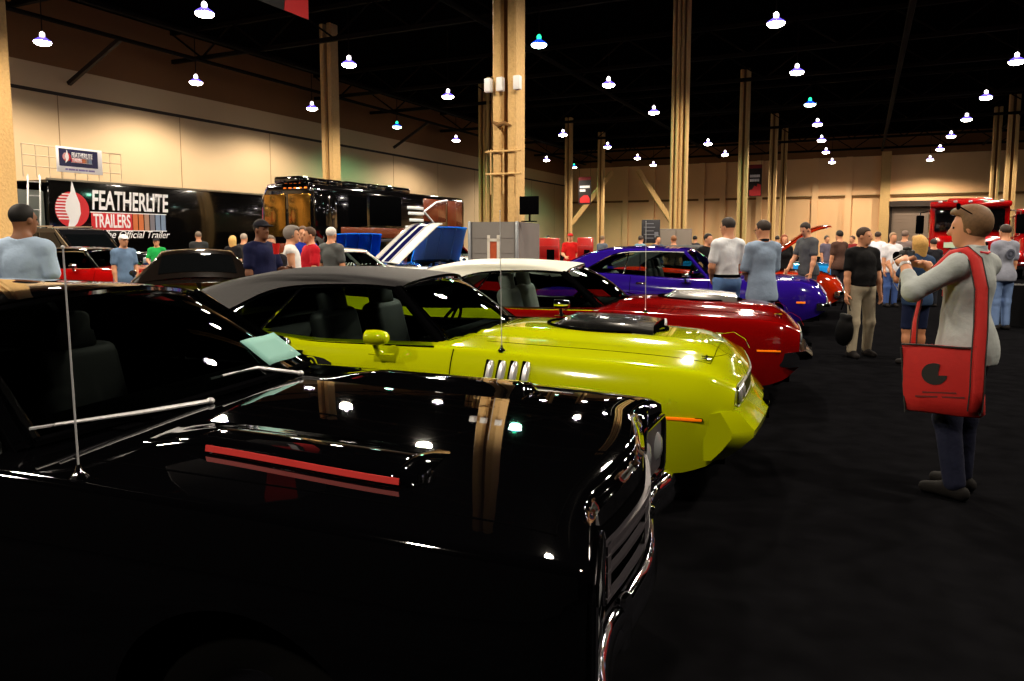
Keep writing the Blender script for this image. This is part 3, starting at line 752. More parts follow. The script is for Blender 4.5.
def black_car(pos,rz):
    S=SB; S.m_sill=P_BLACK
    t=thing('muscle_car','black muscle car with red hood scoop vents, filling the foreground','car',(pos[0],pos[1],0),rz)
    car_body(S,t,P_BLACK,[cabin_hole(S)]); car_roof(S,t,P_BLACK)
    car_glass(S,t,M_CHROME,glass_mat('smoky_windscreen_glass',(150,158,156)),m_pillar=P_BLACK); car_interior(S,t); car_under(S,t); car_wheels(S,t,M_CHROME)
    seam(S,t,(-.80,-2.25),(-.66,.775,.76))
    # hood scoops with red vents
    for s in (-1,1):
        rows=[]
        for x in np.linspace(-.56,.34,31):
            k=sstep(-.60,-.33,x); e=1-sstep(.325,.345,x); h=(.034*k)*e
            z0=S.top_z(x,s*.70)-.012; ztop=S.top_z(x,(.612+.045*sstep(-.4,.3,x)))+h+.001
            yo=.612+.045*sstep(-.4,.3,x); yi=.33
            ze=S.top_z(x,s*yo)
            ys=[yo-.012-(yo-.012-yi)*q/12 for q in range(13)]
            pf=lambda q:(1-sstep(.25,1,q))
            rows.append([(x,s*(yo+.012),z0),(x,s*(yo+.004),ztop-.012)]+[(x,s*y,S.top_z(x,y)+(.034*k*e+.001)*pf(q/12)-.004*sstep(.8,1,q/12)) for q,y in enumerate(ys)])
        b=MB(); b.grid(rows); b.add(rows[-1],[tuple(range(15))]); b.add(rows[0],[tuple(range(15))])
        sc=b.build('hood_scoop',P_BLACK,t,angle=50)
        b=MB(); rr=[]
        for r_ in rows[8:-1]:
            a,c=Vector(r_[0]),Vector(r_[1]); o=Vector((0,s*.004,.001))
            top=c+(a-c)*.02; bot=c+(a-c)*.44
            rr.append([top+o,top+o*2.2,bot+o*2.2,bot+o])
        b.grid(rr); b.build('scoop_vent',M_REDV,sc,smooth=False,label='red vent strip along the side of the scoop')
        b=MB()
        for k in range(3): b.tube([(.335+.012*k,s*(.60-.02*k),S.top_z(.3,.6)+.008),(.35+.012*k,s*(.645-.01*k),S.top_z(.3,.64)-.012)],.006,6)
        b.build('scoop_trim',M_CHROME,sc)
        if s<0:
            text('scoop_lettering','HEMI',.021,mat('dark_grey_lettering',(62,62,66),rough=.5),sc,frame((1,-.06,-.045),(0,.2,.98),(.06,-.98,.2),(-.02,-.6600,.9445)),ext=.003,width=.11)
    # wipers lying along the glass foot
    for pts in ([(-.66,-.18,1.005),(-.715,-.45,1.02),(-.79,-.70,1.035)],[(-.66,.40,1.005),(-.76,.24,1.05),(-.745,.0,1.06)]):
        b=MB(); b.tube(pts,[.008,.0075,.0045],8); b.ell(pts[0],(.016,.016,.012),10,8)
        w_=b.build('wiper',mat('bright_trim',(215,215,220),rough=.3,metal=.5),t)
        b=MB(); p1,p2=Vector(pts[1]),Vector(pts[2]); d=(p2-p1).normalized(); b.tube([p1-d*.12+Vector((-.012,0,-.004)),p2+d*.06+Vector((-.012,0,-.004))],.005,6); b.build('wiper_blade',MATS['bright_trim'],w_)
    b=MB()
    for y in np.linspace(-.5,.5,9): b.box((-.715,y,S.top_z(-.715,y)+.002),(.05,.085,.004))
    b.build('cowl_grille',M_BLACK,t,smooth=False)
    # nose: recessed headlight boxes, grille bars, bumper
    for s in (-1,1):
        b=WB(); y0,y1,z0,z1=.485,.875,.565,.835
        rr=[]
        for off,x in ((0,.85),(0,.870),(.012,.877),(.022,.872),(.03,.861)):
            rr.append([(x,s*y,z) for y,z in ((y0+off,z0+off+.03),(y0+off+.03,z0+off),(y1-off-.03,z0+off),(y1-off,z0+off+.03),(y1-off,z1-off-.03),(y1-off-.03,z1-off),(y0+off+.03,z1-off),(y0+off,z1-off-.03),(y0+off,z0+off+.03))])
        b.grid(rr); bz=b.build('headlight_bezel',P_BLACK,t,angle=40)
        b=WB(); b.tube([(.878,p[1],p[2]) for p in rr[2]],.006,6); b.build('bezel_trim',M_CHROME,bz)
        b=WB(); b.rbox((.860,s*.68,.70),(.010,.33,.21),.02); b.build('bezel_panel',M_SILVER,bz)
        for y in (.595,.765):
            b=WB(); b.lathe([(.001,.03),(.045,.024),(.068,.008),(.074,0),(.078,.006),(.082,-.004)],24,Matrix.Rotation(PI/2,3,'Y'),(.858,s*y,.70)); b.build('headlight',M_HEADL,bz)
    b=WB(); b.grid([[(.866,y,z) for y in np.linspace(-.48,.48,25)] for z in (.575,.80)]); gr=b.build('grille',M_BLACK,t,solid=.02)
    b=WB()
    for z0,z1 in ((.742,.760),(.722,.730),(.672,.684),(.60,.612)):
        b.grid([[(xx,y,z) for y in np.linspace(-.47,.47,25)] for xx,z in ((.864,z1),(.884,z1),(.884,z0),(.864,z0))])
    for y,w in ((-.445,.03),(.445,.03),(0,.13)): b.grid([[(.882,y-w/2+w*k/6,z) for k in range(7)] for z in (.60,.76)])
    b.build('grille_bar',M_SILVER,gr,smooth=False,solid=.004)
    b=WB(); rr=[]
    for y in np.linspace(-1,1,33):
        yy=y*.94; x=.882+.02*abs(y)**4-.10*max(0,(abs(y)-.95)/.05)**2
        pr=[(-.06,.435),(.0,.42),(.02,.435),(.03,.47),(.018,.495),(.03,.52),(.018,.555),(-.015,.568),(-.06,.555)]
        rr.append([(x+px,yy,pz) for px,pz in pr+[pr[0]]])
    b.grid(rr); b.add(rr[0][:-1],[tuple(range(9))]); b.add(rr[-1][:-1],[tuple(range(9))]); bm_=b.build('front_bumper',M_CHROME,t,angle=50)
    for s in (-1,1):
        b=WB(); b.rbox((.895,s*.36,.50),(.04,.06,.17),.025); b.build('bumper_guard',M_CHROME,bm_)
        b=WB(); b.rbox((-2.1,s*(S.side_y(-2.1,.86)+.012),.86),(.18,.02,.035),.012); b.build('door_handle',M_CHROME,t)
        b=WB(); b.tube([(x,s*(S.side_y(x,.30)+.002),.30) for x in np.linspace(-2.5,-.45,20)],.010,6); b.build('sill_moulding',M_CHROME,t)
    b=MB(); b.rbox((.80,0,.42),(.05,1.5,.16),.02); b.build('lower_panel',P_BLACK,t)
    car_antenna(S,t,-.53,-.865,S.top_z(-.53,.865),.61)
    b=MB(); b.rbox((S.xt-.03,0,.55),(.12,1.8,.13),.04); b.build('rear_bumper',M_CHROME,t)
    b=MB(); b.rbox((S.xt-.012,0,.76),(.03,1.5,.12),.02); b.build('tail_light_panel',M_RED_L,t)
    mirror(t,-1.2,1,.99,1.03,M_CHROME)
    return t
BC=black_car((-.40,2.60),R(-16.5))
# sheet of paper lying on the far lower corner of the windscreen, under the wiper
sl=Vector((-.80,-.03,.56)).normalized(); ac=Vector((-.13,.99,-.0)).normalized(); nn=sl.cross(ac).normalized()
if nn.z<0: nn=-nn
b=MB(); o0=Vector((-.765,.30,1.022))+nn*.034
b.grid([[o0+ac*(.30*i/6)+sl*(.17*j/4)+nn*(.004*math.sin(i*1.1)+.003) for i in range(7)] for j in range(5)])
pp=b.build('paper_sheet',mat('pale_green_paper',(120,172,164),rough=.8),solid=.002); tag(pp,'pale green sheet of paper under the wiper of the black car','paper')
pp.matrix_world=Matrix.Translation((-.40,2.60,0))@Matrix.Rotation(R(-16.5),4,'Z')
# ---------------------------------------------------------------- the other cars on show
def stripes_on(S,t,rows_fn,m): pass
def engine(S,t,col):
    b=MB(); b.box((.05,0,.45),(1.4,1.3,.5)); e=b.build('engine_bay',M_BLACK,t,smooth=False)
    b=MB(); b.lathe([(.16,0),(.17,.02),(.17,.07),(.15,.09),(.02,.1),(.02,.12),(.001,.12)],24,None,(0,0,.84)); b.build('air_cleaner',M_CHROME,e)
    for s in (-1,1):
        b=MB(); b.rbox((0,s*.27,.76),(.52,.13,.1),.03); b.build('valve_cover',mat('engine_'+col,(30,80,190) if col=='blue' else (220,80,20),rough=.35),e)
    b=MB(); b.rbox((.58,0,.72),(.07,.75,.28),.02); b.build('radiator',M_BLACK,e)
    for k in range(3):
        b=MB(); y=-.35+k*.33; b.tube([(.5,y,.8),(.3,y+.05,.9),(.1,y,.84)],.02,8); b.build('engine_hose',M_CHROME,e)
def coupe(label,pos,rz,m_body,m_roof,scale=1.,nose='round',open_hood=0,stripe=None,eng='blue',under=None,bumper=True,glass=None,group=None,tune=None,detail=True):
    S=Car(warp=lambda x,y:-.05*(abs(y)/.9)**1.6*sstep(.35,.9,x)); S.m_sill=m_body
    if tune:
        for k,v in tune.items(): setattr(S,k,v)
    t=thing('show_car',label,'car',(pos[0],pos[1],0),rz,group); t.scale=(scale,)*3
    holes=[cabin_hole(S)]
    if open_hood: holes.append(lambda x,y,z: -.72<x<S.xn-.12 and abs(y)<.66)
    car_body(S,t,m_body,holes); car_roof(S,t,m_roof)
    car_glass(S,t,M_CHROME,glass or M_GLASS,m_pillar=m_roof); car_interior(S,t,seats=detail); car_under(S,t); car_wheels(S,t,M_CHROME)
    seam(S,t,(-.86,-2.2),None if open_hood else (-.72,.72,.66))
    W=S.warp; xn=S.xn
    yy=np.linspace(-.78,.78,19)
    b=MB(); zf=S.belt(xn-.02)-.05
    b.grid([[(xn+.004+W(xn,y),y,z) for y in yy] for z in (zf-.15,zf)]); g=b.build('grille',M_BLACK,t,solid=.012)
    b=MB()
    for k in range(4): b.tube([(xn+.012+W(xn,y),y,zf-.13+k*.037) for y in yy],.005,5)
    b.build('grille_bar',M_CHROME,g)
    for s in (-1,1):
        for y in (.50,.67):
            b=MB(); b.lathe([(.001,.02),(.04,.014),(.062,0),(.07,-.01)],18,Matrix.Rotation(PI/2,3,'Y'),(xn+.012+W(xn,y),s*y,zf-.075)); b.build('headlight',M_HEADL,t)
        b=MB(); b.rbox((.6,s*(S.side_y(.6,.56)+.001),.56),(.14,.012,.03),.005); b.build('side_marker',M_AMBER,t)
        mirror(t,S.A[0]-.38,s,s*.985,.965,m_body if not bumper else M_CHROME)
        b=MB(); b.rbox((-2.02,s*(S.side_y(-2.02,.83)+.01),.83),(.17,.02,.035),.012); b.build('door_handle',M_CHROME,t)
    if bumper:
        b=MB(); rr=[]
        for y in np.linspace(-1,1,25):
            x=xn+.05-.08*abs(y)**2-.10*max(0,(abs(y)-.9)/.1)**2
            rr.append([(x+a,y*.93,z) for a,z in ((-.06,.44),(.0,.43),(.035,.46),(.04,.50),(.03,.54),(.0,.56),(-.06,.55),(-.06,.44))])
        b.grid(rr); b.add(rr[0][:-1],[tuple(range(7))]); b.add(rr[-1][:-1],[tuple(range(7))]); b.build('front_bumper',M_CHROME,t,angle=50)
    b=MB(); b.rbox((S.xt-.05,0,.52),(.12,1.74,.12),.04); b.build('rear_bumper',M_CHROME,t)
    b=MB(); b.rbox((S.xt-.012,0,.70),(.03,1.4,.11),.02); b.build('tail_light_panel',M_RED_L,t)
    if open_hood:
        engine(S,t,eng)
        a=R(open_hood); hx,hz=-.74,S.top_z(-.74,0)
        def hp(x,y,dz):   # hood point hinged at the cowl
            z=S.top_z(x,y)-S.top_z(-.74,0)+dz; dx=x-hx
            return (hx+dx*math.cos(a)-z*math.sin(a), y, hz+.05+dx*math.sin(a)+z*math.cos(a))
        xs=np.linspace(-.72,xn-.06,18); ys=np.linspace(-.70,.70,15)
        b=MB(); top=[[hp(x+W(x,y)*.8,y,0) for y in ys] for x in xs]; bot=[[hp(x+W(x,y)*.8,y,-.03) for y in ys] for x in xs]
        b.grid(top); b.grid([[r[0] for r in top],[r[0] for r in bot]]); b.grid([[r[-1] for r in top],[r[-1] for r in bot]]); b.grid([top[-1],bot[-1]]); b.grid([top[0],bot[0]])
        h=b.build('open_hood',m_body,t)
        b=MB(); b.grid(bot)
        for yb in (-.4,0,.4): b.tube([hp(x,yb,-.05) for x in xs[1:-1]],.03,6)
        b.build('hood_underside',under or m_body,h)
        if stripe:
            for y0,y1 in ((-.30,-.06),(.06,.30),(-.37,-.345),(.345,.37)):
                b=MB(); b.grid([[hp(x,y,.004) for y in np.linspace(y0,y1,5)] for x in xs]); b.build('hood_stripe',stripe,h)
    if stripe:
        for y0,y1 in ((-.30,-.06),(.06,.30)):
            b=MB(); xs=[S.Hd[0]-.05+(S.xR-S.Hd[0]+.1)*i/30 for i in range(31)]
            b.grid([[(x,y,S.zc(x)+.006-(.055*.6)*(abs(y)/.5)**2) for y in np.linspace(y0,y1,5)] for x in xs]); b.build('roof_stripe',stripe,t)
    return t,S
P_PURPLE=paint('purple_paint',(36,15,122),rough=.18)
P_ORANGE=paint('orange_red_paint',(176,38,6),rough=.2)
P_WHITE=paint('white_car_paint',(225,225,220),rough=.2)
P_NAVY=paint('navy_stripe_paint',(14,16,70),rough=.25)
P_BLUE=paint('bright_blue_paint',(16,104,215),rough=.2)
P_LBLUE=paint('pale_blue_hood_lining',(105,145,205),rough=.5)
P_DRED=paint('dark_red_paint',(150,8,8),rough=.2)
P_DBROWN=paint('dark_bronze_paint',(16,12,10),rough=.1)
charger=dict(xn=1.03,xt=-4.15,wb=2.97,
  belt=K((-4.15,.86),(-3.8,.95),(-3.2,1.0),(-2.6,.985),(-2.1,.955),(-1.4,.925),(-.8,.925),(.2,.90),(.5,.895),(.82,.84),(.95,.76),(1.03,.68)),
  Ws=K((-4.15,.80),(-3.3,.86),(-2.6,.88),(-.9,.85),(.5,.86),(.85,.82),(1.03,.72)),Wm=K((-4.15,.88),(-3.3,.96),(-.8,.95),(.5,.95),(.85,.90),(1.03,.80)),
  sill=K((-4.15,.42),(-3.4,.30),(-2.6,.22),(.5,.24),(.85,.32),(1.03,.42)),crown=K((-4.15,.05),(-.9,.06),(.5,.08),(.9,.06),(1.03,.02)),
  A=(-.88,.71,.94),Hd=(-1.30,.575,1.37),wst=.08,zc=K((-1.22,1.425),(-1.5,1.455),(-2.0,1.475),(-2.6,1.46),(-3.0,1.39),(-3.4,1.23),(-3.95,1.0)),
  zd=K((-1.28,1.37),(-1.8,1.38),(-2.2,1.375),(-2.5,1.34),(-2.8,1.2),(-3.0,1.08),(-3.2,1.0),(-3.95,.95)),ys=K((-1.22,.50),(-2.6,.54),(-3.95,.62)),
  xR=-3.95,div=((-2.3,1.365),(-2.34,.96)),tip=(-3.0,1.075),sidez0=1.37,sidey0=.585,sideslope=.62)
PC,_=coupe('long purple fastback car parked beyond the red car, two men standing at it',(4.47,13.15),R(-19.4),P_PURPLE,P_PURPLE,tune=charger)
car_antenna(Car(),PC,-.55,-.83,.93,.8)
charger2=dict(charger)
OC,_=coupe('orange car with black roof and raised hood behind the purple car',(5.95,15.9),R(-19),P_ORANGE,M_VINYL,open_hood=36,eng='blue',under=P_DRED,tune=charger2)
coupe('white fastback with navy stripes and raised hood behind the lime car',(-2.6,18.7),R(38),P_WHITE,P_WHITE,1.03,open_hood=42,stripe=P_NAVY)
coupe('bright blue car with raised hood, right of the striped white fastback',(-2.1,21.7),R(-75),P_BLUE,P_BLUE,1.0,open_hood=42,under=P_LBLUE)
coupe('bright blue car farther back, its raised hood left of the striped hood',(-5.0,24.2),R(-75),P_BLUE,P_BLUE,1.0,open_hood=35,under=P_BLUE)
coupe('white car with red roof showing left of the grey booth',(-1.7,27.6),R(-60),P_WHITE,P_DRED,1.05)
coupe('red car with black roof, beyond the back of the man in the pale blue tee',(-8.2,17.2),R(-14),P_DRED,P_BLACK,1.04,glass=M_TINT)
coupe('dark bronze car seen from behind, lamps mirrored in its rear window',(-6.15,14.5),R(113),P_DBROWN,P_DBROWN,1.05,glass=M_TINT)
coupe('light blue car glimpsed behind the man in the grey tee, right of the orange car',(8.3,20.6),R(-19),paint('light_blue_paint',(25,120,190)),P_BLACK,1.03)

# dark sport utility wagon by the trailer
t=thing('utility_wagon','dark boxy wagon between the red car and the trailer','car',gx(74,22.5),R(-22))
P_SUV=paint('dark_suv_paint',(14,15,18)); M_SG=mat('suv_glass',(6,8,10),rough=.04)
b=MB(); b.rbox((0,0,.85),(4.7,1.85,.75),.18,seg=4); b.build('body',P_SUV,t)
b=MB(); P0_=[(-2.2,1.15),(1.15,1.15),(.45,1.86),(.2,1.93),(-2.0,1.93),(-2.2,1.85)]; b.prism(P0_,1.6,Matrix(((1,0,0),(0,0,-1),(0,1,0))),(0,.8,0)); b.build('cabin',P_SUV,t,angle=30)
for s in (-1,1):
    for x0,x1,xs in ((-2.05,-1.2,0),(-1.1,-.35,0),(-.25,.75,.42)):
        b=MB(); b.prism([(x0,1.24),(x1,1.24),(x1-xs,1.80),(x0,1.80)],.02,Matrix(((1,0,0),(0,0,-1),(0,1,0))),(0,s*.81+.01,0)); b.build('side_window',M_SG,t,smooth=False)
    b=MB(); b.tube([(1.12,s*.80,1.2),(.42,s*.80,1.88)],.035,6); b.build('pillar_trim',M_CHROME,t)
    b=MB(); b.rbox((.75,s*1.0,1.25),(.12,.18,.14),.04); b.build('side_mirror',P_SUV,t)
    b=MB(); b.tube([(-1.9,s*.65,1.98),(.1,s*.65,1.98)],.025,6); b.build('roof_rail',M_CHROME,t)
    for x in (-1.45,1.4):
        b=MB(); b.lathe([(.2,-.11),(.36,-.11),(.38,-.07),(.38,.07),(.36,.11),(.2,.11),(.18,.06),(.001,.06)],24,Matrix.Rotation(-s*PI/2,3,'X'),(x,s*.84,.38)); b.build('wheel',M_RUBBER,t)
    b=MB(); b.rbox((2.32,s*.65,.98),(.08,.4,.18),.04); b.build('headlight',M_HEADL,t)
b=MB(); b.prism([(-.72,0),(.72,0),(.66,.78),(-.66,.78)],.02,frame((0,1,0),(-.7,0,.71),(.71,0,.7),(1.13,0,1.18)).to_3x3(),(1.13,0,1.18)); b.build('windscreen',M_SG,t,smooth=False)
b=MB(); b.rbox((2.36,0,.55),(.14,1.8,.2),.05); b.build('front_bumper',M_CHROME,t)
# ---------------------------------------------------------------- trailer, motor coach, trucks, booth, banners
def vframe(u,v,z): return frame(H(1,0)-H(0,0),(0,0,1),H(0,1)-H(0,0),H(u,v,z))     # a picture on a plane facing right across the hall
def uframe(u,v,z): return frame(H(0,1)-H(0,0),(0,0,1),H(-1,0)-H(0,0),H(u,v,z))    # a picture facing back towards the camera
P_TRAILER=mat('black_trailer_skin',(7,6,6),rough=.12,coat=.6)
M_LOGORED=mat('logo_red',(200,28,38),rough=.5); M_LOGOWH=mat('logo_white',(238,236,240),rough=.5); M_NAVY=mat('banner_navy',(18,18,70),rough=.5)
M_ORG=mat('logo_orange',(205,110,60),rough=.5); M_GB=mat('logo_grey_blue',(120,140,170),rough=.5)
def disc(b,M,c,r,n=28,a0=0,a1=2*PI,t=.006):
    b.prism([(c[0]+r*math.cos(a),c[1]+r*math.sin(a)) for a in np.linspace(a0,a1,n,endpoint=False if a1-a0>6.2 else True)],t,M.to_3x3(),M.translation)
def lite_logo(M,parent,s,sub=False):
    """round badge with a feather and two lines of lettering; s is the badge radius, M its centre"""
    b=MB(); disc(b,M,(0,0),s); o=b.build('logo_disc',M_LOGORED,parent,smooth=False)
    b=MB()
    for k in range(9):
        y=-s*.55+k*s*.17; x0=-math.sqrt(max(.01,s*s*.96-y*y)); b.prism([(x0,y),(-s*.1,y),(-s*.1,y+s*.07),(x0,y+s*.07)],.008,M.to_3x3(),M.translation)
    b.build('logo_stripes',M_LOGOWH,o,smooth=False)
    f=[(-.35,-1.35),(-.1,-1.1),(.25,-.75),(.48,-.2),(.45,.35),(.25,.9),(.05,1.6),(-.05,1.0),(-.35,.5),(-.42,.0),(-.2,-.55),(-.3,-.95)]
    b=MB(); b.prism([(x*s,y*s) for x,y in f],.012,M.to_3x3(),M.translation); b.build('logo_feather',M_LOGOWH,o,smooth=False)
    def off(x,y,z=.0): q=M.copy(); q.translation=M@Vector((x*s,y*s,z)); return q
    text('logo_lettering','FEATHERLITE',s*1.55,M_LOGOWH,o,off(3.75,.55),ext=.008,shear=.12,width=s*5.2,bold=.03*s)
    b=MB(); Mr=off(3.65,-.62)
    b.prism([(-2.55*s,-.5*s),(.1*s,-.5*s),(.1*s,.5*s),(-2.55*s,.5*s)],.006,Mr.to_3x3(),Mr.translation); b.build('logo_bar',M_LOGORED,o,smooth=False)
    for k in range(6):
        b=MB(); x=.15+k*.4; m=[M_ORG,M_ORG,mat('logo_tan',(170,130,110),rough=.5),mat('logo_grey',(120,115,125),rough=.5),M_GB,M_GB][k]
        b.prism([(x*s,-.5*s),((x+.33)*s,-.5*s),((x+.33)*s,.5*s),(x*s,.5*s)],.006,Mr.to_3x3(),Mr.translation); b.build('logo_bar',m,o,smooth=False)
    b=MB()
    for y in (-.54,.5): b.prism([(-2.6*s,y*s),(2.55*s,y*s),(2.55*s,(y+.05)*s),(-2.6*s,(y+.05)*s)],.01,Mr.to_3x3(),Mr.translation)
    b.build('logo_border',M_LOGOWH,o,smooth=False)
    text('logo_lettering','TRAILERS',s*1.1,M_LOGOWH,o,off(2.42,-.62,.008),ext=.008,width=s*2.4,bold=.022*s)
    return off
# trailer
vT=-26.4
u0,u1=on_v(52,vT)[1],on_v(296,vT)[1]
t=thing('trailer','long black trailer with white lettering standing along the left wall','trailer',H((u0+u1)/2,vT-1.25),HZ)
hb=lambda u,v,z:(v-(vT-1.25),u-(u0+u1)/2,z)     # hall to local
L=u1-u0
b=MB(); b.rbox((0,0,2.35),(2.5,L,2.8),.08); b.build('trailer_body',P_TRAILER,t)
b=MB()
for x in (1.235,-1.235): b.bar((x,-L/2,3.76),(x,L/2,3.76),.06,.07)
b.build('roof_rail',mat('satin_rail',(150,140,125),rough=.35,metal=.7),t,smooth=False)
b=MB(); b.box((0,0,.85),(2.2,L*.9,.25)); b.build('chassis',M_BLACK,t,smooth=False)
for k in range(3):
    for sx in (-1,1):
        b=MB(); b.lathe([(.2,-.14),(.48,-.14),(.5,-.1),(.5,.1),(.48,.14),(.2,.14),(.18,.08),(.001,.08)],24,Matrix.Rotation(PI/2,3,'Y'),(sx*1.0,L/2-1.2-k*1.15,.5)); b.build('wheel',M_RUBBER,t)
d,uu=on_v(75,vT); zc=zat(210,d); s=14.0*d/F_PX/ (math.cos(0)) 
grp=bpy.data.objects.new('logo',None); COL.objects.link(grp); grp.parent=t
inv=(Matrix.Translation(H((u0+u1)/2,vT-1.25))@Matrix.Rotation(HZ,4,'Z')).inverted()
s=(on_v(91,vT)[1]-on_v(61,vT)[1])/2
M0=inv@vframe(on_v(76,vT)[1],vT+.005,zc)
kx=1.0
off=lite_logo(M0,t,s*1.13)
bpy.data.objects.remove(grp)
q=inv@vframe(on_v(138,vT)[1],vT+.008,zat(235,on_v(138,vT)[0])); text('tagline_lettering','The Official Trailer',.40,M_LOGOWH,t,q,ext=.006,shear=.35)
# open gooseneck end of the trailer with a grey panel, lit lamp and ladder
t=thing('trailer_nose','grey front end of the trailer rig with a lit strip lamp','trailer',H(on_v(38,vT)[1],vT-1.0),HZ)
w=(on_v(52,vT)[1]-on_v(24,vT)[1])
b=MB(); b.rbox((0,0,2.6),(1.8,w*.96,1.5),.08); b.build('panel',mat('grey_green_panel',(92,98,92),rough=.5),t)
b=MB(); b.box((0,0,3.55),(2.3,w,.12)); b.build('canopy',M_BLACK,t,smooth=False)
b=MB(); b.box((0,0,.9),(2.0,w*.96,1.8)); b.build('base',mat('grey_base',(70,70,70),rough=.6),t,smooth=False)
b=MB(); b.rbox((.95,w*.1,1.75),(.06,w*.5,.12),.02); b.build('strip_lamp',mat('blue_white_lamp',(215,225,255),emit=5),t)
def ladder(a,b_,label):
    a=Vector(a);b_=Vector(b_); m=MB(); sd=(H(1,0)-H(0,0))*.2
    for s_ in (-1,1): m.tube([a+sd*s_,b_+sd*s_],.03,6)
    for k in range(8):
        p=a.lerp(b_,(k+.5)/8); m.tube([p-sd,p+sd],.02,6)
    o=m.build('ladder',mat('aluminium',(190,190,190),rough=.35,metal=.6)); tag(o,label,'ladder')
uL=on_v(26,-25.2)[1]; ladder(H(uL-.3,-24.3,.0),H(uL+.5,-25.25,3.75),'aluminium ladder leaning on the trailer at the far left')
# railing and small banner on the trailer roof
ua,ub=on_v(33,vT)[1],on_v(130,vT)[1]; zt=3.78
b=MB()
for k in range(9):
    u=ua+(ub-ua)*k/8; b.tube([H(u,vT-.2,zt),H(u,vT-.2,zt+1.15)],.022,6)
for dz in (.4,.78,1.15): b.tube([H(ua,vT-.2,zt+dz),H(ub,vT-.2,zt+dz)],.02,6)
o=b.build('roof_railing',mat('pale_rail',(200,180,150),rough=.5)); tag(o,'thin metal railing on top of the black trailer','railing')
ua,ub=on_v(63,vT)[1],on_v(108,vT)[1]
dB=on_v(85,vT)[0]; zb0,zb1=zat(174.5,dB),zat(150,dB)
t=thing('roof_banner','white banner with navy panel hung on the trailer roof railing','banner',H((ua+ub)/2,vT+.0,0),HZ)
inv=(Matrix.Translation(H((ua+ub)/2,vT,0))@Matrix.Rotation(HZ,4,'Z')).inverted()
b=MB(); b.rbox((0,0,(zb0+zb1)/2),(.03,ub-ua,zb1-zb0),.01); b.build('banner_sheet',M_LOGOWH,t)
b=MB(); b.box((.02,-.05,zb0+(zb1-zb0)*.58),(.012,(ub-ua)*.84,(zb1-zb0)*.68)); b.build('banner_panel',M_NAVY,t,smooth=False)
lite_logo(inv@vframe(ua+(ub-ua)*.21,vT+.03,zb0+(zb1-zb0)*.60),t,(ub-ua)*.088)
b=MB(); [b.box((.018,-.30*(ub-ua)+k*.072*(ub-ua),zb0+(zb1-zb0)*.12),(.008,(ub-ua)*(.05+.012*(k%3)),(zb1-zb0)*.07)) for k in range(9)]; b.build('banner_print',mat('faded_print',(120,110,160),rough=.6),t,smooth=False)
# motor coach
vC=-19.4; u0,u1=on_v(315,vC)[1],on_v(466,vC)[1]; L=u1-u0
t=thing('motor_coach','long black and bronze motor coach parked along the left wall','motor coach',H((u0+u1)/2,vC-1.3),HZ)
P_COACH=mat('black_coach_paint',(7,6,7),rough=.08,coat=1); P_COPPER=mat('copper_coach_paint',(112,50,28),rough=.25,coat=.8); P_GOLD=mat('gold_mirror_panel',(150,110,45),rough=.12,metal=.9)
inv=(Matrix.Translation(H((u0+u1)/2,vC-1.3))@Matrix.Rotation(HZ,4,'Z')).inverted()
b=MB(); b.rbox((0,0,2.15),(2.6,L,3.3),.28,seg=5); b.build('coach_body',P_COACH,t)
def cz(py,px): return zat(py,on_v(px,vC)[0])
def cpanel(px0,px1,py0,py1,name,m,tk=.02,parent=None):
    ya,yb=[on_v(p,vC)[1]-(u0+u1)/2 for p in (px0,px1)]; pm=(px0+px1)/2
    za,zb=cz(py1,pm),cz(py0,pm)
    b=MB(); b.rbox((1.3,(ya+yb)/2,(za+zb)/2),(tk*2,yb-ya,zb-za),.04); return b.build(name,m,parent or t)
cpanel(316,338,196,245,'door_panel',P_COACH,.03)
cpanel(350,368,197,226,'side_glass',M_BLACK,.02); cpanel(371,402,197,226,'side_glass',M_BLACK,.02)
cpanel(342,412,228,238,'copper_band',P_COPPER,.018)
cpanel(424,446,200,222,'copper_panel',P_COPPER,.03); cpanel(448,462,202,228,'copper_panel',P_COPPER,.03)
cpanel(300,412,239,242,'silver_swoosh',M_SILVER,.02)
for (a,c,e) in ((408,424,207),(409,425,212.5),(410,424,219),(406,422,226)):
    cpanel(a,c,e,e+3,'swoosh_stripe',M_LOGOWH,.03)
for pts in ([(424,212),(436,203),(447,201)],[(424,212),(438,228),(452,231)]):
    b=MB(); P=[]
    for px,py in pts: P.append((1.33,on_v(px,vC)[1]-(u0+u1)/2,cz(py,px)))
    b.tube(P,.05,6); b.build('swoosh_stripe',M_LOGOWH,t)
for k,(px,l) in enumerate(((325,1.7),(347,.9),(368,1.5),(388,1.2),(407,2.2))):
    y=on_v(px,vC)[1]-(u0+u1)/2; b=MB(); b.rbox((0.2,y,3.92),(1.3,l,.3),.1); b.build('roof_unit',P_COACH,t)
b=MB(); b.tube([(-1.3,-L/2+.05,.8),(-1.32,-L/2+.02,2.2),(-1.25,-L/2+.02,3.3),(-1.0,-L/2+.04,3.76),(-.3,-L/2+.05,3.83),(.9,-L/2+.05,3.83)],.035,6); b.build('front_trim',M_CHROME,t)
for k in range(5):
    b=MB(); b.rbox((-.1+k*.26,-L/2-.0,3.62),(.12,.06,.06),.02); b.build('marker_light',M_AMBER,t)
for y in (-L*.3,L*.25,L*.33):
    for sx in (-1,1):
        b=MB(); b.lathe([(.2,-.15),(.5,-.15),(.52,-.1),(.52,.1),(.5,.15),(.2,.15),(.18,.1),(.001,.1)],24,Matrix.Rotation(PI/2,3,'Y'),(sx*1.12,y,.52)); b.build('wheel',M_RUBBER,t)
for x,w_ in ((-.62,1.1),(.62,1.1)):
    b=MB(); b.rbox((x,-L/2-.01,2.55),(w_,.05,1.7),.12,seg=3); b.build('windscreen',P_GOLD,t)
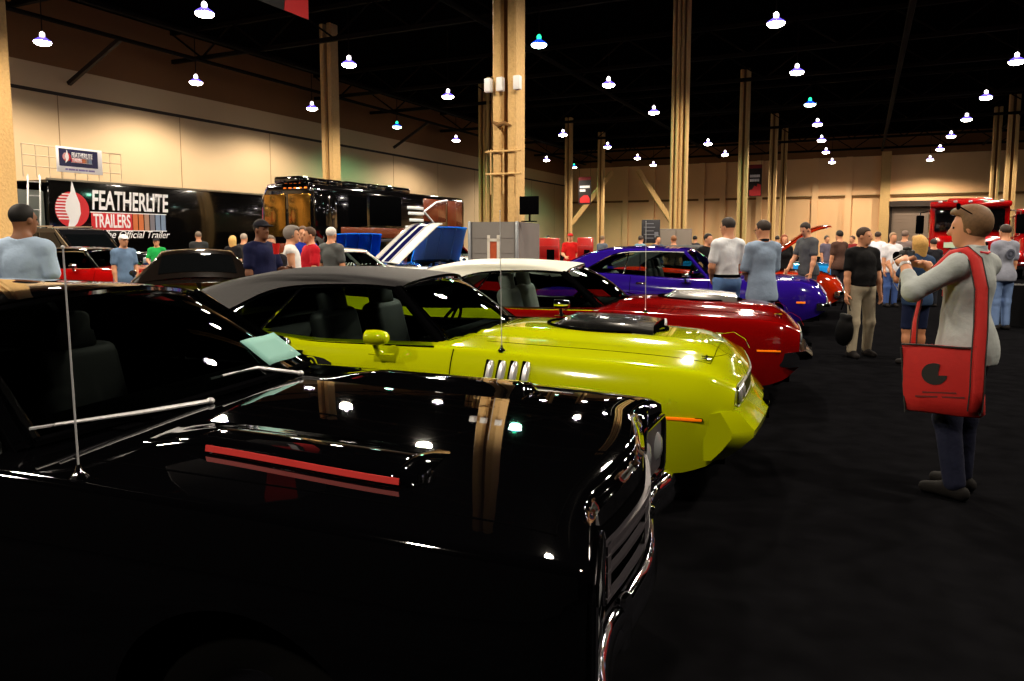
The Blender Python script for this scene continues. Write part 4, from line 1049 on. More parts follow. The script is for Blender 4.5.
b=MB(); b.rbox((0,-L/2-.02,1.1),(2.2,.06,.7),.1,seg=3); b.build('front_mask',P_COPPER,t)
# grey booth boxed around the foot of the big column
P0=gx(470,16.5); P1=gx(517,16.2); P2=gx(536.5,16.4)
dx=(P1-P0).normalized(); wd=(P1-P0).length; ang=math.atan2(dx.y,dx.x); dep=2.0
hk=zat(222,16.3)
t=thing('booth_box','grey panelled booth boxed round the foot of the big column','booth',P0,ang)
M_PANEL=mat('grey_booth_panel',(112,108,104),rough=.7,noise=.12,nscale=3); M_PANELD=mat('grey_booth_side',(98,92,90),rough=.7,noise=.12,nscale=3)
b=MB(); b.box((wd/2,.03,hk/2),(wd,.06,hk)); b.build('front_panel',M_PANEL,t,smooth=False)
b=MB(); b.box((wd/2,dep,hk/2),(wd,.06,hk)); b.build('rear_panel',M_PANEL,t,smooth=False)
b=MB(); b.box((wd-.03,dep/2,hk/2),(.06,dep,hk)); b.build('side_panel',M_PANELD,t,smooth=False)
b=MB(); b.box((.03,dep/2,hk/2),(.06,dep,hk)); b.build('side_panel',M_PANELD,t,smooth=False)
for x in (0,wd):
    b=MB(); b.rbox((x,0,hk/2),(.075,.075,hk+.02),.02); b.build('corner_post',mat('aluminium_post',(150,155,160),rough=.35,metal=.6),t)
b=MB()
for k in range(5): b.box((wd/2,-.003,.3+k*.33),(wd-.1,.006,.012))
b.build('panel_joint',M_PANELD,t,smooth=False)
# small framed picture stand
p=gx(493.5,15.4); t=thing('picture_stand','small white framed stand with an orange picture before the grey booth','sign',p,-.1)
z0,z1=zat(262,15.4),zat(240,15.4); b=MB()
for x in (-.1,.1): b.box((x,0,(z1+.2)/2+.0),(.055,.04,z1-.0))
for z in (z1,z0): b.box((0,0,z),(.25,.04,.06))
b.box((0,.05,.02),(.4,.4,.04)); b.build('frame',mat('off_white_frame',(205,198,185),rough=.6),t,smooth=False)
b=MB(); b.box((0,.005,(z0+z1)/2),(.15,.02,z1-z0)); b.build('picture',mat('orange_picture',(170,70,30),rough=.6,noise=.5,nscale=8),t,smooth=False)
# monitor on the booth
b=MB(); t=thing('monitor','flat black monitor standing on the grey booth','monitor',gx(529,16.4,hk),ang-.2)
b.rbox((0,.0,.36),(.46,.06,.40),.015); b.build('screen',M_BLACK,t); b=MB(); b.rbox((0,0,.012),(.3,.2,.024),.01); b.tube([(0,.03,.02),(0,.03,.25)],.025,8); b.build('stand',M_BLACK,t)
# hanging banners
def banner(px0,px1,py0,py1,depth,label,lines,redlow):
    d=depth; p=gx((px0+px1)/2,d); w=(px1-px0)*d/F_PX; z0,z1=zat(py1,d),zat(py0,d); h=z1-z0
    t=thing('hanging_banner',label,'banner',p,HZ,'banners hung before the back wall')
    b=MB(); b.rbox((0,0,(z0+z1)/2),(w,.05,h),.01); b.build('banner_sheet',mat('banner_black',(22,14,16),rough=.7),t)
    b=MB(); b.box((0,-.03,z1-h*.06),(w,.012,h*.12)); b.build('banner_header',mat('banner_maroon',(120,16,24),rough=.7),t,smooth=False)
    for k,cells in enumerate(lines):
        b=MB(); x=-.40*w
        for c in cells:
            b.box((x+c*w/2,-.03,z1-h*(.36+.13*k)),(c*w*.9,.012,h*.085)); x+=c*w
        b.build('banner_print',M_LOGOWH,t,smooth=False)
    b=MB(); P=[(-.42,.02),(.45,.02),(.45,.36),(.2,.40),(.12,.30),(-.05,.34),(-.2,.22),(-.42,.2)] if redlow else [(-.35,.06),(.4,.06),(.42,.2),(.25,.34),(-.1,.33),(-.38,.22)]
    b.prism([(x*w,y*h) for x,y in P],.014,Matrix(((1,0,0),(0,0,-1),(0,1,0))),(0,-.03,z0)); b.build('banner_car',mat('banner_red',(205,22,30),rough=.6),t,smooth=False)
    b=MB()
    for x in (-.45,.45): b.tube([(x*w,0,z1),(x*w,0,CEIL-1.5)],.012,5)
    b.build('banner_cord',M_TRUSS,t)
banner(577.5,590.5,178,205,66,'red and black hanging banner, the left of the two before the back wall',[(.12,.1,.14,.1,.12,.12,.1),(.1,.12,.14,.1)],False)
banner(746,758.5,166,197,66,'red and black hanging banner, the right of the two before the back wall',[(.13,.11,.14,.12,.13,.12),(.1,.13,.12,.14,.1,.12)],True)
# big corner banner at the top
dd=14.0; a_=at(255,0,dd); t=thing('corner_banner','red, white and black banner corner hanging at the top edge','banner',H(0,0),0)
vB=(lambda p:p.x*math.cos(AX)-p.y*math.sin(AX))(at(308,20,dd)); uB=(lambda p:p.x*math.sin(AX)+p.y*math.cos(AX))(at(308,20,dd)); zB=at(308,20,dd).z
t.location=H(uB-1.9,vB,zB); t.rotation_euler=(0,0,HZ)
def tri(name,poly,m,o):
    b=MB(); b.prism(poly,.01+o,Matrix(((0,0,1),(1,0,0),(0,1,0))),(0,0,0)); b.build(name,m,t,smooth=False)
tri('banner_sheet',[(-1.9,0),(1.9,0),(1.9,2.4),(-1.9,2.4)],mat('banner_black2',(18,16,18),rough=.7),.01)
tri('banner_wedge',[(1.25,0),(1.88,0),(1.88,.9),(1.5,1.5)],mat('banner_red',(205,22,30),rough=.6),.02)
tri('banner_wedge',[(-.2,2.3),(.5,.35),(1.0,.55),(.9,2.3)],MATS['banner_red'],.02)
tri('banner_stripe',[(.95,.35),(1.12,.40),(1.45,1.5),(1.25,1.5)],M_LOGOWH,.025)
b=MB()
for y in (-1.8,1.8): b.tube([(0,y,2.4),(0,y,CEIL-zB-.05)],.012,5)
b.build('banner_cord',M_TRUSS,t)
# notice board and grey cabinet
t=thing('notice_board','black notice board with small print in front of the wide double column','notice board',gx(650,27),HZ*.3)
z0,z1=zat(243,27),zat(220,27); b=MB(); b.rbox((0,0,(z0+z1)/2+.0),(.66,.05,z1-z0),.01); bd=b.build('board',mat('board_black',(30,28,36),rough=.6),t)
b=MB()
for k in range(5): b.box((-.05,-.03,z1-.14-k*.13),(.3+.1*(k%2),.008,.03))
b.box((.2,-.03,z0+.3),(.14,.008,.2)); b.build('board_print',mat('board_print',(110,110,120),rough=.6),bd,smooth=False)
b=MB()
for x in (-.25,.25): b.box((x,0,z0/2),(.05,.05,z0)); b.box((x,0,.02),(.06,.5,.04))
b.build('board_leg',M_BLACK,t,smooth=False)
t=thing('grey_cabinet','low grey cabinet at the foot of the wide double column','cabinet',gx(675,26.3),HZ*.5)
z1=zat(229,26.3); b=MB(); b.rbox((0,0,z1/2),(1.1,.5,z1),.02); cb=b.build('body',mat('cabinet_grey',(104,92,84),rough=.6),t)
for x in (-.27,.27):
    b=MB(); b.rbox((x,-.255,z1/2),(.5,.02,z1-.12),.01); d_=b.build('door',mat('cabinet_door',(116,104,94),rough=.6),t); b=MB(); b.rbox((x*.2,-.275,z1*.55),(.03,.03,.18),.01); b.build('handle',M_CHROME,d_)
# red display panels left of centre
for (a,c,y0,y1,d,lab) in ((538,559.5,238,262,19.5,'red toolbox-like display stand right of the grey booth'),(577,593,237.5,262,20.5,'red display stand farther right of the grey booth')):
    w=(c-a)*d/F_PX; z1=zat(y0,d); t=thing('display_stand',lab,'display stand',gx((a+c)/2,d),-.1,'red display stands')
    b=MB(); b.rbox((0,0,z1/2),(w,.5,z1),.03); bd=b.build('cabinet',mat('display_red',(170,16,12),rough=.3,coat=.5),t)
    b=MB()
    for k in range(4): b.rbox((0,-.255,.2+k*.36),(w*.9,.02,.3),.01)
    b.build('drawer',mat('display_red2',(140,12,10),rough=.3),t)
    b=MB(); b.rbox((w*.1,-.27,zat(255,d)),(w*.35,.03,.3),.05); b.build('dark_emblem',M_BLACK,t)
# red trucks
def truck(pos,rz,label,sc=1.):
    t=thing('red_truck',label,'truck',pos,rz); t.scale=(sc,)*3
    P_T=paint('truck_red_paint',(150,8,10)); 
    b=MB(); b.rbox((0,1.5,1.75),(2.3,2.6,2.1),.22,seg=4); b.build('cab',P_T,t)
    b=MB(); b.rbox((0,-.25,1.15),(2.0,1.5,1.15),.2,seg=4); b.build('hood',P_T,t)
    b=MB(); b.rbox((0,.17,2.22),(1.98,.12,.74),.1,seg=3); b.build('windscreen',mat('dark_windscreen',(8,8,10),rough=.05),t)
    b=MB(); b.box((0,.1,2.22),(.05,.06,.74)); b.build('windscreen_post',P_T,t,smooth=False)
    b=MB(); b.rbox((0,.35,2.75),(2.3,1.0,.2),.08,seg=3); b.rbox((0,.7,2.88),(1.3,1.1,.16),.07,seg=3); b.build('roof_visor',P_T,t)
    for k in range(5):
        b=MB(); b.rbox((-.85+k*.425,-.13,2.84),(.12,.1,.07),.02); b.build('roof_marker_light',M_HEADL,t)
    b=MB(); b.rbox((0,-1.01,1.1),(1.0,.06,.85),.04)
    g=b.build('grille',M_BLACK,t)
    b=MB()
    for k in range(7): b.box((0,-1.05,.76+k*.115),(1.0,.03,.04))
    b.build('grille_bar',M_CHROME,g,smooth=False)
    for s in (-1,1):
        b=MB(); b.rbox((s*.98,-.45,.92),(.5,1.15,.5),.2,seg=4); b.build('fender',P_T,t)
        b=MB(); b.lathe([(.001,.03),(.08,.02),(.11,0),(.115,-.02)],18,Matrix.Rotation(PI/2,3,'X'),(s*.75,-1.03,1.0)); b.build('headlight',M_HEADL,t)
        b=MB(); b.tube([(s*1.12,.35,2.55),(s*1.42,.2,2.5),(s*1.42,.2,1.75),(s*1.12,.35,1.6)],.025,6); m_=b.build('mirror_arm',M_CHROME,t)
        b=MB(); b.rbox((s*1.42,.18,2.1),(.24,.08,.62),.04); b.build('mirror_head',M_BLACK,m_)
        b=MB(); b.lathe([(.2,-.14),(.46,-.14),(.48,-.1),(.48,.1),(.46,.14),(.2,.14),(.18,.1),(.001,.1)],24,Matrix.Rotation(PI/2,3,'Y'),(s*.98,-.4,.48)); b.build('wheel',M_RUBBER,t)
        b=MB(); b.lathe([(.2,-.14),(.46,-.14),(.48,-.1),(.48,.1),(.46,.14),(.2,.14),(.18,.1),(.001,.1)],24,Matrix.Rotation(PI/2,3,'Y'),(s*.95,2.4,.48)); b.build('wheel',M_RUBBER,t)
        b=MB(); b.rbox((s*1.155,1.1,2.15),(.03,.9,.65),.06); b.build('side_window',MATS['dark_windscreen'],t)
    b=MB(); b.rbox((0,-1.12,.55),(2.3,.22,.3),.08,seg=3); b.build('front_bumper',M_CHROME,t)
    b=MB(); b.box((-.55,-1.07,1.42),(.32,.02,.17)); b.build('number_plate',mat('plate_green_white',(190,205,180),rough=.5),t,smooth=False)
    b=MB(); b.box((0,1.0,.6),(1.2,3.6,.3)); b.build('chassis',M_BLACK,t,smooth=False)
truck(gx(966,24.5),R(-29),'shiny red truck with dark windscreen behind the photographer')
truck(gx(1046,30),R(-31),'second red truck cut off by the right edge')
# draped table at the right
t=thing('draped_table','table with black floor length cloth at the right edge','table',gx(1040,13.6),R(-20))
b=MB(); b.rbox((0,0,.74),(1.5,.75,.035),.01); b.build('table_top',mat('dark_cloth_top',(16,16,18),rough=.8,spec=.1),t)
rows=[]
per=[(-.76,-.39),(.76,-.39),(.76,.39),(-.76,.39),(-.76,-.39)]
pts=[]
for (xa,ya),(xb,yb) in zip(per[:-1],per[1:]):
    n_=26 if abs(xb-xa)>.5 else 14
    for k in range(n_): pts.append((xa+(xb-xa)*k/n_,ya+(yb-ya)*k/n_))
pts.append(pts[0])
b=MB()
for z,a in ((.762,0),(.7,.004),(.35,.014),(.01,.022)): rows.append([(x*(1+a*math.sin(i*1.9)),y*(1+a*1.8*math.sin(i*1.9)),z) for i,(x,y) in enumerate(pts)])
b.grid(rows); b.build('table_cloth',mat('dark_cloth',(10,10,12),rough=.9,spec=.05),t)
# ---------------------------------------------------------------- people: smooth-blended bodies and clothes
def sd_cone(P,a,b,ra,rb):
    a=np.array(a,float);b=np.array(b,float);ab=b-a;l2=ab@ab+1e-12
    h=np.clip(((P-a)@ab)/l2,0,1)
    return np.linalg.norm(P-a-h[...,None]*ab,axis=-1)-(ra+(rb-ra)*h)
def sd_ell(P,c,r,Rm=None):
    q=P-np.array(c,float)
    if Rm is not None: q=q@Rm
    r=np.array(r,float); k=np.linalg.norm(q/r,axis=-1); k2=np.linalg.norm(q/(r*r),axis=-1)+1e-9
    return k*(k-1)/k2
def smin(a,b,k):
    h=np.clip(.5+.5*(b-a)/k,0,1); return b*(1-h)+a*h-k*h*(1-h)
def surf(fn,lo,hi,v):
    """surface nets of fn<0 on a grid of cell v"""
    lo=np.array(lo,float)-2*v;hi=np.array(hi,float)+2*v
    n=np.maximum(4,np.ceil((hi-lo)/v).astype(int)+1)
    ax=[lo[i]+v*np.arange(n[i]) for i in range(3)]
    P=np.stack(np.meshgrid(*ax,indexing='ij'),-1).astype(np.float32)
    D=fn(P); S=D<0
    c=[(i,j,k) for i in(0,1) for j in(0,1) for k in(0,1)]
    sl=lambda A,o:A[o[0]:A.shape[0]-1+o[0],o[1]:A.shape[1]-1+o[1],o[2]:A.shape[2]-1+o[2]]
    cnt=sum(sl(S,o).astype(int) for o in c); act=(cnt>0)&(cnt<8)
    acc=np.zeros(act.shape+(3,),np.float32);w=np.zeros(act.shape,np.float32)
    for a in c:
        for d in range(3):
            if a[d]==0:
                b=list(a);b[d]=1
                da,db=sl(D,a),sl(D,tuple(b)); cr=(da<0)!=(db<0); t=np.where(cr,da/(da-db+1e-12),0)
                for k in range(3):
                    val=a[k]+(t if k==d else 0); acc[...,k]+=np.where(cr,val,0)
                w+=cr
    idx=-np.ones(act.shape,int); ii=np.argwhere(act); idx[act]=np.arange(len(ii))
    V=lo+v*(ii+acc[act]/np.maximum(w[act],1)[:,None])
    F=[]
    for d in range(3):
        e=[1,1,1];e[d]=0
        A=S[1:-1,1:-1,1:-1] if False else None
        s0=[slice(1,-1)]*3; s1=[slice(1,-1)]*3
        s0[d]=slice(0,-1); s1[d]=slice(1,None)
        a,b=S[tuple(s0)],S[tuple(s1)]; q=np.argwhere(a!=b)
        if not len(q): continue
        fl=a[tuple(q.T)]
        base=q.copy()
        for k in range(3):
            if k!=d: base[:,k]+=1
        u,w2=[k for k in range(3) if k!=d]
        def cell(du,dw):
            m=base.copy();m[:,u]-=du;m[:,w2]-=dw; return idx[tuple(m.T)]
        f=np.stack([cell(0,0),cell(1,0),cell(1,1),cell(0,1)],1)
        if d==1: fl=~fl
        f[~fl]=f[~fl][:,::-1]
        F.append(f)
    F=np.concatenate(F) if F else np.zeros((0,4),int)
    F=F[(F>=0).all(1)]
    return V,F
def sdf_mesh(name,prims,m,parent,v,cuts=(),extra=()):
    """prims: list of (fn, bounds_lo, bounds_hi, blend); cuts: functions kept where <0"""
    lo=np.min([p[1] for p in prims],0);hi=np.max([p[2] for p in prims],0)
    def fn(P):
        D=None
        for f,_,_,k in prims:
            d=f(P); D=d if D is None else smin(D,d,k)
        for c in cuts: D=np.maximum(D,c(P))
        return D
    V,F=surf(fn,lo,hi,v)
    me=bpy.data.meshes.new(name); VV=V.tolist();FF=[tuple(f) for f in F.tolist()]
    for ev,ef in extra:
        n=len(VV); VV+=ev.tolist(); FF+=[tuple(int(i)+n for i in f) for f in ef]
    me.from_pydata(VV,[],FF); me.update()
    bm=bmesh.new(); bm.from_mesh(me); bmesh.ops.recalc_face_normals(bm,faces=bm.faces); bm.to_mesh(me); bm.free()
    me.polygons.foreach_set('use_smooth',[True]*len(me.polygons)); me.materials.append(m)
    o=bpy.data.objects.new(name,me); COL.objects.link(o)
    if parent: o.parent=parent
    return o
def C(a,b,ra,rb,k=.03):
    a=np.array(a,float);b=np.array(b,float);r=max(ra,rb)+.01
    return (lambda P:sd_cone(P,a,b,ra,rb),np.minimum(a,b)-r,np.maximum(a,b)+r,k)
def E_(c,r,k=.03,Rm=None):
    c=np.array(c,float);r_=np.array(r,float);m=max(r_)+.01
    return (lambda P:sd_ell(P,c,r_,Rm),c-m,c+m,k)
def rot3(ax,deg): return np.array(Matrix.Rotation(R(deg),3,ax))
def unit(v): v=np.array(v,float); return v/np.linalg.norm(v)

def hand(wrist,d,palm_n,s,curl=.5,thumb=1,v=.005,length=.18):
    """five separate fingers; d: direction out of the wrist, palm_n: direction the palm faces, s: side the thumb is on (vector)"""
    d=unit(d);n=unit(np.array(palm_n)-d*np.dot(palm_n,d));t=np.cross(d,n)
    if np.dot(t,s)<0: t=-t
    w=np.array(wrist,float);k=length/.18
    pr=[]
    pal=w+d*.05*k
    for y in (-.026,-.009,.009,.026): pr.append(C(w+d*.012*k+t*y*.6*k,w+d*.085*k+t*y*k,.014*k,.0125*k,.012))
    pr.append(C(w-d*.02*k,w+d*.02*k,.024*k,.022*k,.015))
    out=[]
    for i,(y,L) in enumerate(((.030,.070),(.010,.080),(-.010,.074),(-.030,.058))):
        p=w+d*.085*k+t*y*k; dd=d+t*(y*1.3); rr=.0092*k-.0006*k*(i==3)
        for j,(f,cv) in enumerate(((.42,.5),(.32,.9),(.26,.7))):
            a=curl*cv; dd=unit(dd*math.cos(a)+n*math.sin(a)); q=p+dd*L*f*k
            out.append(C(p,q,rr*(1-.1*j),rr*(.94-.1*j),.004)); p=q
    p=w+d*.025*k+t*.028*k; dd=unit(d*.55+t*.7+n*.35)
    q=p+dd*.042*k; out.append(C(p-t*.01*k,q,.0125*k,.0105*k,.01)); dd=unit(d*.8+t*.25+n*(.3+.4*curl)); out.append(C(q,q+dd*.032*k,.0105*k,.0085*k,.004))
    prims=pr+out
    lo=np.min([p[1] for p in prims],0);hi=np.max([p[2] for p in prims],0)
    def fn(P):
        D=None
        for f,_,_,kk in pr:
            x=f(P); D=x if D is None else smin(D,x,kk)
        for f,_,_,kk in out:
            D=smin(D,f(P),.004)
        return D
    return surf(fn,lo,hi,v)

PREST={'skin':(198,140,108),'skin_dark':(120,74,50)}
def person(label,pos,rz,h=1.75,v=.018,shirt=(200,200,205),pants=(45,55,85),hair=(60,42,30),skin=(196,138,104),
           sleeve='short',arms=((.10,-.05,-1,.12,.0,-1),(.10,-.05,-1,.12,.0,-1)),legs=((0,0),(0,0)),lean=0.,head=(0,0,0),hairstyle='short',
           shorts=False,fat=1.,tuck=False,shoes=(25,22,22),belt=None,collar=None,hands=True,glasses=False,cap=None,hv=.006,face=True,tank=False,group=None,female=False,legs_on=True,hem=.82):
    """body facing +x; arms: for right (y<0) and left, upper arm direction (x, out, z) and forearm direction (x, out, z)"""
    s=h/1.75
    t=thing('person',label,'person',(pos[0],pos[1],pos[2] if len(pos)>2 else 0),rz,group)
    key=lambda p,c:mat('%s_%d_%d_%d'%(p,*c),c,rough=.85,spec=.15,bump=.55 if p=='cloth' else 0,nscale=11,noise=.10 if p=='cloth' else 0)
    msk=mat('skin_%d_%d_%d'%skin,skin,rough=.55,spec=.35)
    A=lambda *p:np.array(p,float)*s
    ly=R(lean)
    def up(p):   # lean the trunk forward about the hips
        p=np.array(p,float); z=p[2]-.93*s; x=p[0]
        return np.array((x*math.cos(ly)+z*math.sin(ly),p[1],.93*s+z*math.cos(ly)-x*math.sin(ly)))
    hipL,hipR=A(0,.095,.90),A(0,-.095,.90)
    sw=.152 if female else .168; sh=[up(A(-.01,-sw,1.405)),up(A(-.01,sw,1.405))]; trap=[C(up(A(-.02,q*.03,1.475)),up(A(-.015,q*(sw-.02),1.425)),.045*s,.045*s,.05) for q in (-1,1)]; HS=.93
    neck=up(A(-.005,0,1.46)); hc=up(A(.02,0,1.63))
    hR=rot3('Z',head[0])@rot3('Y',head[1])@rot3('X',head[2])
    hx=lambda x,y,z:hc+hR@(np.array((x,y,z))*s*HS)
    B=[];T=[];Pn=[];
    # head with jaw, brow, nose, ears
    B+=[E_(hx(-.012,0,.035),np.array((.098,.078,.098))*s*HS,.02,hR),E_(hx(.03,0,-.03),np.array((.068,.06,.085))*s*HS,.03,hR),C(hx(.045,0,-.085),hx(.06,0,-.09),.03*s,.026*s,.03)]
    B+=[C(neck-np.array((.01,0,.06))*s,hx(-.025,0,-.05),.060*s,.056*s,.03)]
    if face:
        B+=[C(hx(.088,0,.02),hx(.112,0,-.022),.010*s,.015*s,.012),C(hx(.078,-.035,.034),hx(.078,.035,.034),.014*s,.014*s,.015)]
        B+=[C(hx(.088,-.018,-.062),hx(.088,.018,-.062),.009*s,.009*s,.008)]
        for q in (-1,1): B+=[E_(hx(-.005,q*.080,.0),np.array((.022,.010,.034))*s*HS,.008,hR)]
    # trunk
    fx=fat
    tr=[(E_(up(A(.0,0,1.30)),np.array((.112*fx,.160,.17))*s,.03)),(E_(up(A(.015*fx,0,1.10)),np.array((.108*fx,.140*min(fx,1.25),.16))*s,.06)),(E_(A(0,0,.95),np.array((.118*min(fx,1.15),.165,.13))*s,.07)),C(sh[0],sh[1],.058*s,.058*s,.04)]+trap
    if female: tr.append(E_(up(A(.07,0,1.25)),np.array((.07,.13,.075))*s,.04))
    B+=tr
    wr=[]
    for i,q in enumerate((-1,1)):
        a=arms[i]; S_=sh[i]; ud=unit((a[0],q*a[1],a[2])); el=S_+ud*.285*s; fd=unit((a[3],q*a[4],a[5])); w=el+fd*.255*s
        wr.append((S_,el,w,ud,fd))
        B+=[C(S_,el,.054*s,.043*s,.04),C(el,el+fd*.10*s,.042*s,.040*s,.02),C(el+fd*.09*s,w,.040*s,.027*s,.03)]
    kn=[]
    for i,(q,hp) in enumerate(((-1,hipR),(1,hipL))):
        fw,ot=legs[i]
        k_=hp+A(.06*fw+.02+max(0,fw)*.08,q*ot*.5,-.43); an=np.array((fw*.30*s,hp[1]+q*ot*s,.085*s))
        if fw<0: k_=hp+A(.16*fw+.05,q*ot*.5,-.42)
        kn.append((hp,k_,an))
        B+=[C(hp,k_,.086*s,.058*s,.06),C(k_,k_+(an-k_)*.35,.056*s,.056*s,.03),C(k_+(an-k_)*.3,an,.057*s,.036*s,.04)]
        B+=[C(an-A(.03,0,.035),an+A(.13,q*.015,-.05),.035*s,.030*s,.02)]
    ex=[]
    if hands:
        for i,q in enumerate((-1,1)):
            S_,el,w,ud,fd=wr[i]
            pn=(0,-q,0) if fd[2]<-.5 else (0,-q*.6,-.6)
            th=(1,0,0) if fd[2]<-.5 else (0,-q,.6)
            hd=arms[i][6:9] if len(arms[i])>=9 else None
            ex.append(hand(w,(hd[0],q*hd[1],hd[2]) if hd else fd,pn,th,.45 if not hd else .8,v=hv*1.0,length=.185*s))
    sdf_mesh('body',B,msk,t,v,extra=ex)
    # shirt
    g=.012*s
    Tt=[(E_(up(A(.0,0,1.30)),np.array((.114*fx,.163,.17))*s+g,.03)),(E_(up(A(.015*fx,0,1.10)),np.array((.112*fx,.146*min(fx,1.25),.17))*s+g,.06)),C(sh[0],sh[1],.058*s+g,.058*s+g,.04),C(neck-np.array((.01,0,.05))*s,neck+np.array((0,0,.015)),.068*s,.062*s,.02)]+[C(up(A(-.02,q*.03,1.475)),up(A(-.015,q*(sw-.02),1.425)),.045*s+g,.045*s+g,.05) for q in (-1,1)]
    if female: Tt.append(E_(up(A(.07,0,1.25)),np.array((.075,.135,.08))*s+g,.04))
    hem=.97 if tuck else hem
    Tt.append(E_(A(0,0,.93),np.array((.128*min(fx,1.2),.170,.15))*s+g*1.1,.05) if tuck else C(A(-.008,0,1.0),A(-.012,0,hem-.03),.118*s,.125*s,.05)); 
    if not tuck: Tt.append(E_(A(-.005,0,.95),np.array((.128*min(fx,1.2),.174,.17))*s+g,.05)); Tt.append(E_(A(-.01,0,hem+.06),np.array((.140*min(fx,1.2),.193,.17))*s+g*1.2,.05))
    if not tank:
        for S_,el,w,ud,fd in wr:
            if sleeve=='short': Tt.append(C(S_,S_+ud*.19*s,.058*s+g*.6,.058*s+g*.8,.03))
            elif sleeve=='elbow': Tt.append(C(S_,el-ud*.03*s,.058*s+g*.6,.058*s+g*.6,.03))
            else: Tt+= [C(S_,el,.058*s+g*.7,.052*s+g*.6,.03),C(el,w-fd*(.02 if sleeve=='long' else .12)*s,.052*s+g*.6,.040*s+g*.3,.02)]
    sl=[lambda P:hem*s-P[...,2]]
    if not tank and sleeve in('short','elbow'):
        pass
    nz=up(A(0,0,1.482))[2]; sl.append(lambda P:P[...,2]-nz-.25*np.abs(P[...,1]))
    if any(a_[2]>.3 or a_[5]>.3 for a_ in arms): sl=[sl[0]]
    so=sdf_mesh('tank_top' if tank else 'shirt',Tt,key('cloth',shirt),t,v*.9,cuts=sl)
    if collar:
        b=MB(); cc=up(A(-.008,0,1.492)); pts=[(cc[0]+.070*s*math.cos(a),cc[1]+.068*s*math.sin(a),cc[2]-.018*s*math.cos(a)) for a in np.linspace(.35,2*PI-.35,21)]
        b.strip(pts,[(-.006,-.018),(.006,-.022),(.004,.02),(-.006,.02)]); b.build('collar',key('cloth',shirt if collar is True else collar),t)
    if legs_on:
        for i,(hp,k_,an) in enumerate(kn):
            Pn.append(C(hp+A(0,0,.02),k_,.098*s,.074*s,.05))
            if shorts: pass
            else: Pn.append(C(k_,an+A(0,0,.02),.074*s,.062*s,.04))
        Pn.append(E_(A(0,0,.95),np.array((.124*min(fx,1.15),.170,.12))*s,.06)); Pn.append(E_(A(-.04,0,.90),np.array((.105,.155,.10))*s,.05))
        zt=(1.03 if tuck or belt else hem+.06)*s; cl=[lambda P:P[...,2]-zt]
        if shorts:
            kz=min(k_[2] for _,k_,_ in kn)+.02*s; cl.append(lambda P:kz-P[...,2])
        else: cl.append(lambda P:.045*s-P[...,2])
        sdf_mesh('shorts' if shorts else 'trousers',Pn,key('cloth',pants),t,v*.9,cuts=cl)
        if tuck or belt:
            b=MB(); rr=[[(1.0*x,y,z) for x,y,z in [((.130*min(fx,1.15)+.008)*s*math.cos(a),.180*s*math.sin(a),zz*s) for a in np.linspace(0,2*PI,33)]] for zz in (.985,1.025)]
            b.grid(rr); b.build('belt',M_BLACK,t,solid=.008)
        for i,(hp,k_,an) in enumerate(kn):
            q=-1 if i==0 else 1; mz=.028*s
            sdf_mesh('shoe',[C((an[0]-.045*s,an[1],.045*s),(an[0]+.05*s,an[1],.05*s),.046*s,.044*s,.03),C((an[0]+.05*s,an[1],.05*s),(an[0]+.165*s,an[1]+q*.015*s,.035*s),.045*s,.036*s,.03)],key('shoe',shoes),t,max(.009,v*.6),cuts=[lambda P:.002-P[...,2]])
    # hair
    if hairstyle:
        mh=mat('hair_%d_%d_%d'%hair,hair,rough=.65,noise=.35,nscale=60,spec=.3)
        Hh=[E_(hx(-.016,0,.050),np.array((.106,.087,.098))*s*HS,.02,hR)]
        def hl(P):
            q=(P-hc)@hR/(s*HS)
            return np.minimum(q[...,0]-.030-.25*np.clip(q[...,2]-.03,0,.1),.082-q[...,2]+.35*np.clip(q[...,0]-.05,0,1))*s*HS
        cuts=[hl]
        zl=-.045
        if hairstyle=='long':
            Hh+=[C(hx(-.06,0,.0),hx(-.055,0,-.14),.085*s,.07*s,.04),C(hx(-.02,.062,.0),hx(-.015,.066,-.12),.035*s,.03*s,.03),C(hx(-.02,-.062,.0),hx(-.015,-.066,-.12),.035*s,.03*s,.03)]; zl=-.22
        if hairstyle=='bald':
            c1=hx(0,0,.075); nn=hR@np.array((-.15,0,1.)); cuts.append(lambda P:(P-c1)@nn)
        if hairstyle=='full': Hh+=[E_(hx(-.035,0,.035),np.array((.100,.098,.112))*s*HS,.03,hR),E_(hx(.03,0,.108),np.array((.075,.075,.04))*s*HS,.03,hR)]; zl=-.07
        cz_=hx(-.02,0,zl); nd=hR@np.array((.55,0,-1.)); nd=nd/np.linalg.norm(nd)
        cuts.append(lambda P:(P-cz_)@nd)
        sdf_mesh('hair',Hh,mh,t,min(v*.7,.012),cuts=cuts)
    if cap:
        mc=key('cap',cap); cc=hx(.0,0,.06); nn=hR@np.array((0,0,1.))
        sdf_mesh('cap',[E_(hx(-.01,0,.055),np.array((.112,.092,.085))*s*HS,.02,hR),E_(hx(.12,0,.058),np.array((.075,.07,.012))*s*HS,.02,hR)],mc,t,min(v*.7,.012),cuts=[lambda P:-((P-hx(0,0,.045))@nn)])
    if face and v<.02:
        for q in (-1,1):
            b=MB(); b.ell(hx(.082,q*.032,.012),np.array((.010,.014,.008))*s,8,6); b.build('eye',mat('eye_dark',(40,28,22),rough=.2),t)
    if glasses:
        b=MB()
        for q in (-1,1):
            c=Vector(hx(.096,q*.034,.010)); b.tube([c+Vector(hR@np.array((0,.024*math.cos(a),.017*math.sin(a))))*s for a in np.linspace(0,2*PI,17)],.0022,5,False); b.tube([c+Vector(hR@np.array((0,q*.024,.005)))*s,Vector(hx(.0,q*.082,.015))],.002,5)
        b.build('glasses',M_BLACK,t)
    return t,dict(hx=hx,wr=wr,sh=sh,s=s,up=up,hR=hR,A=A)
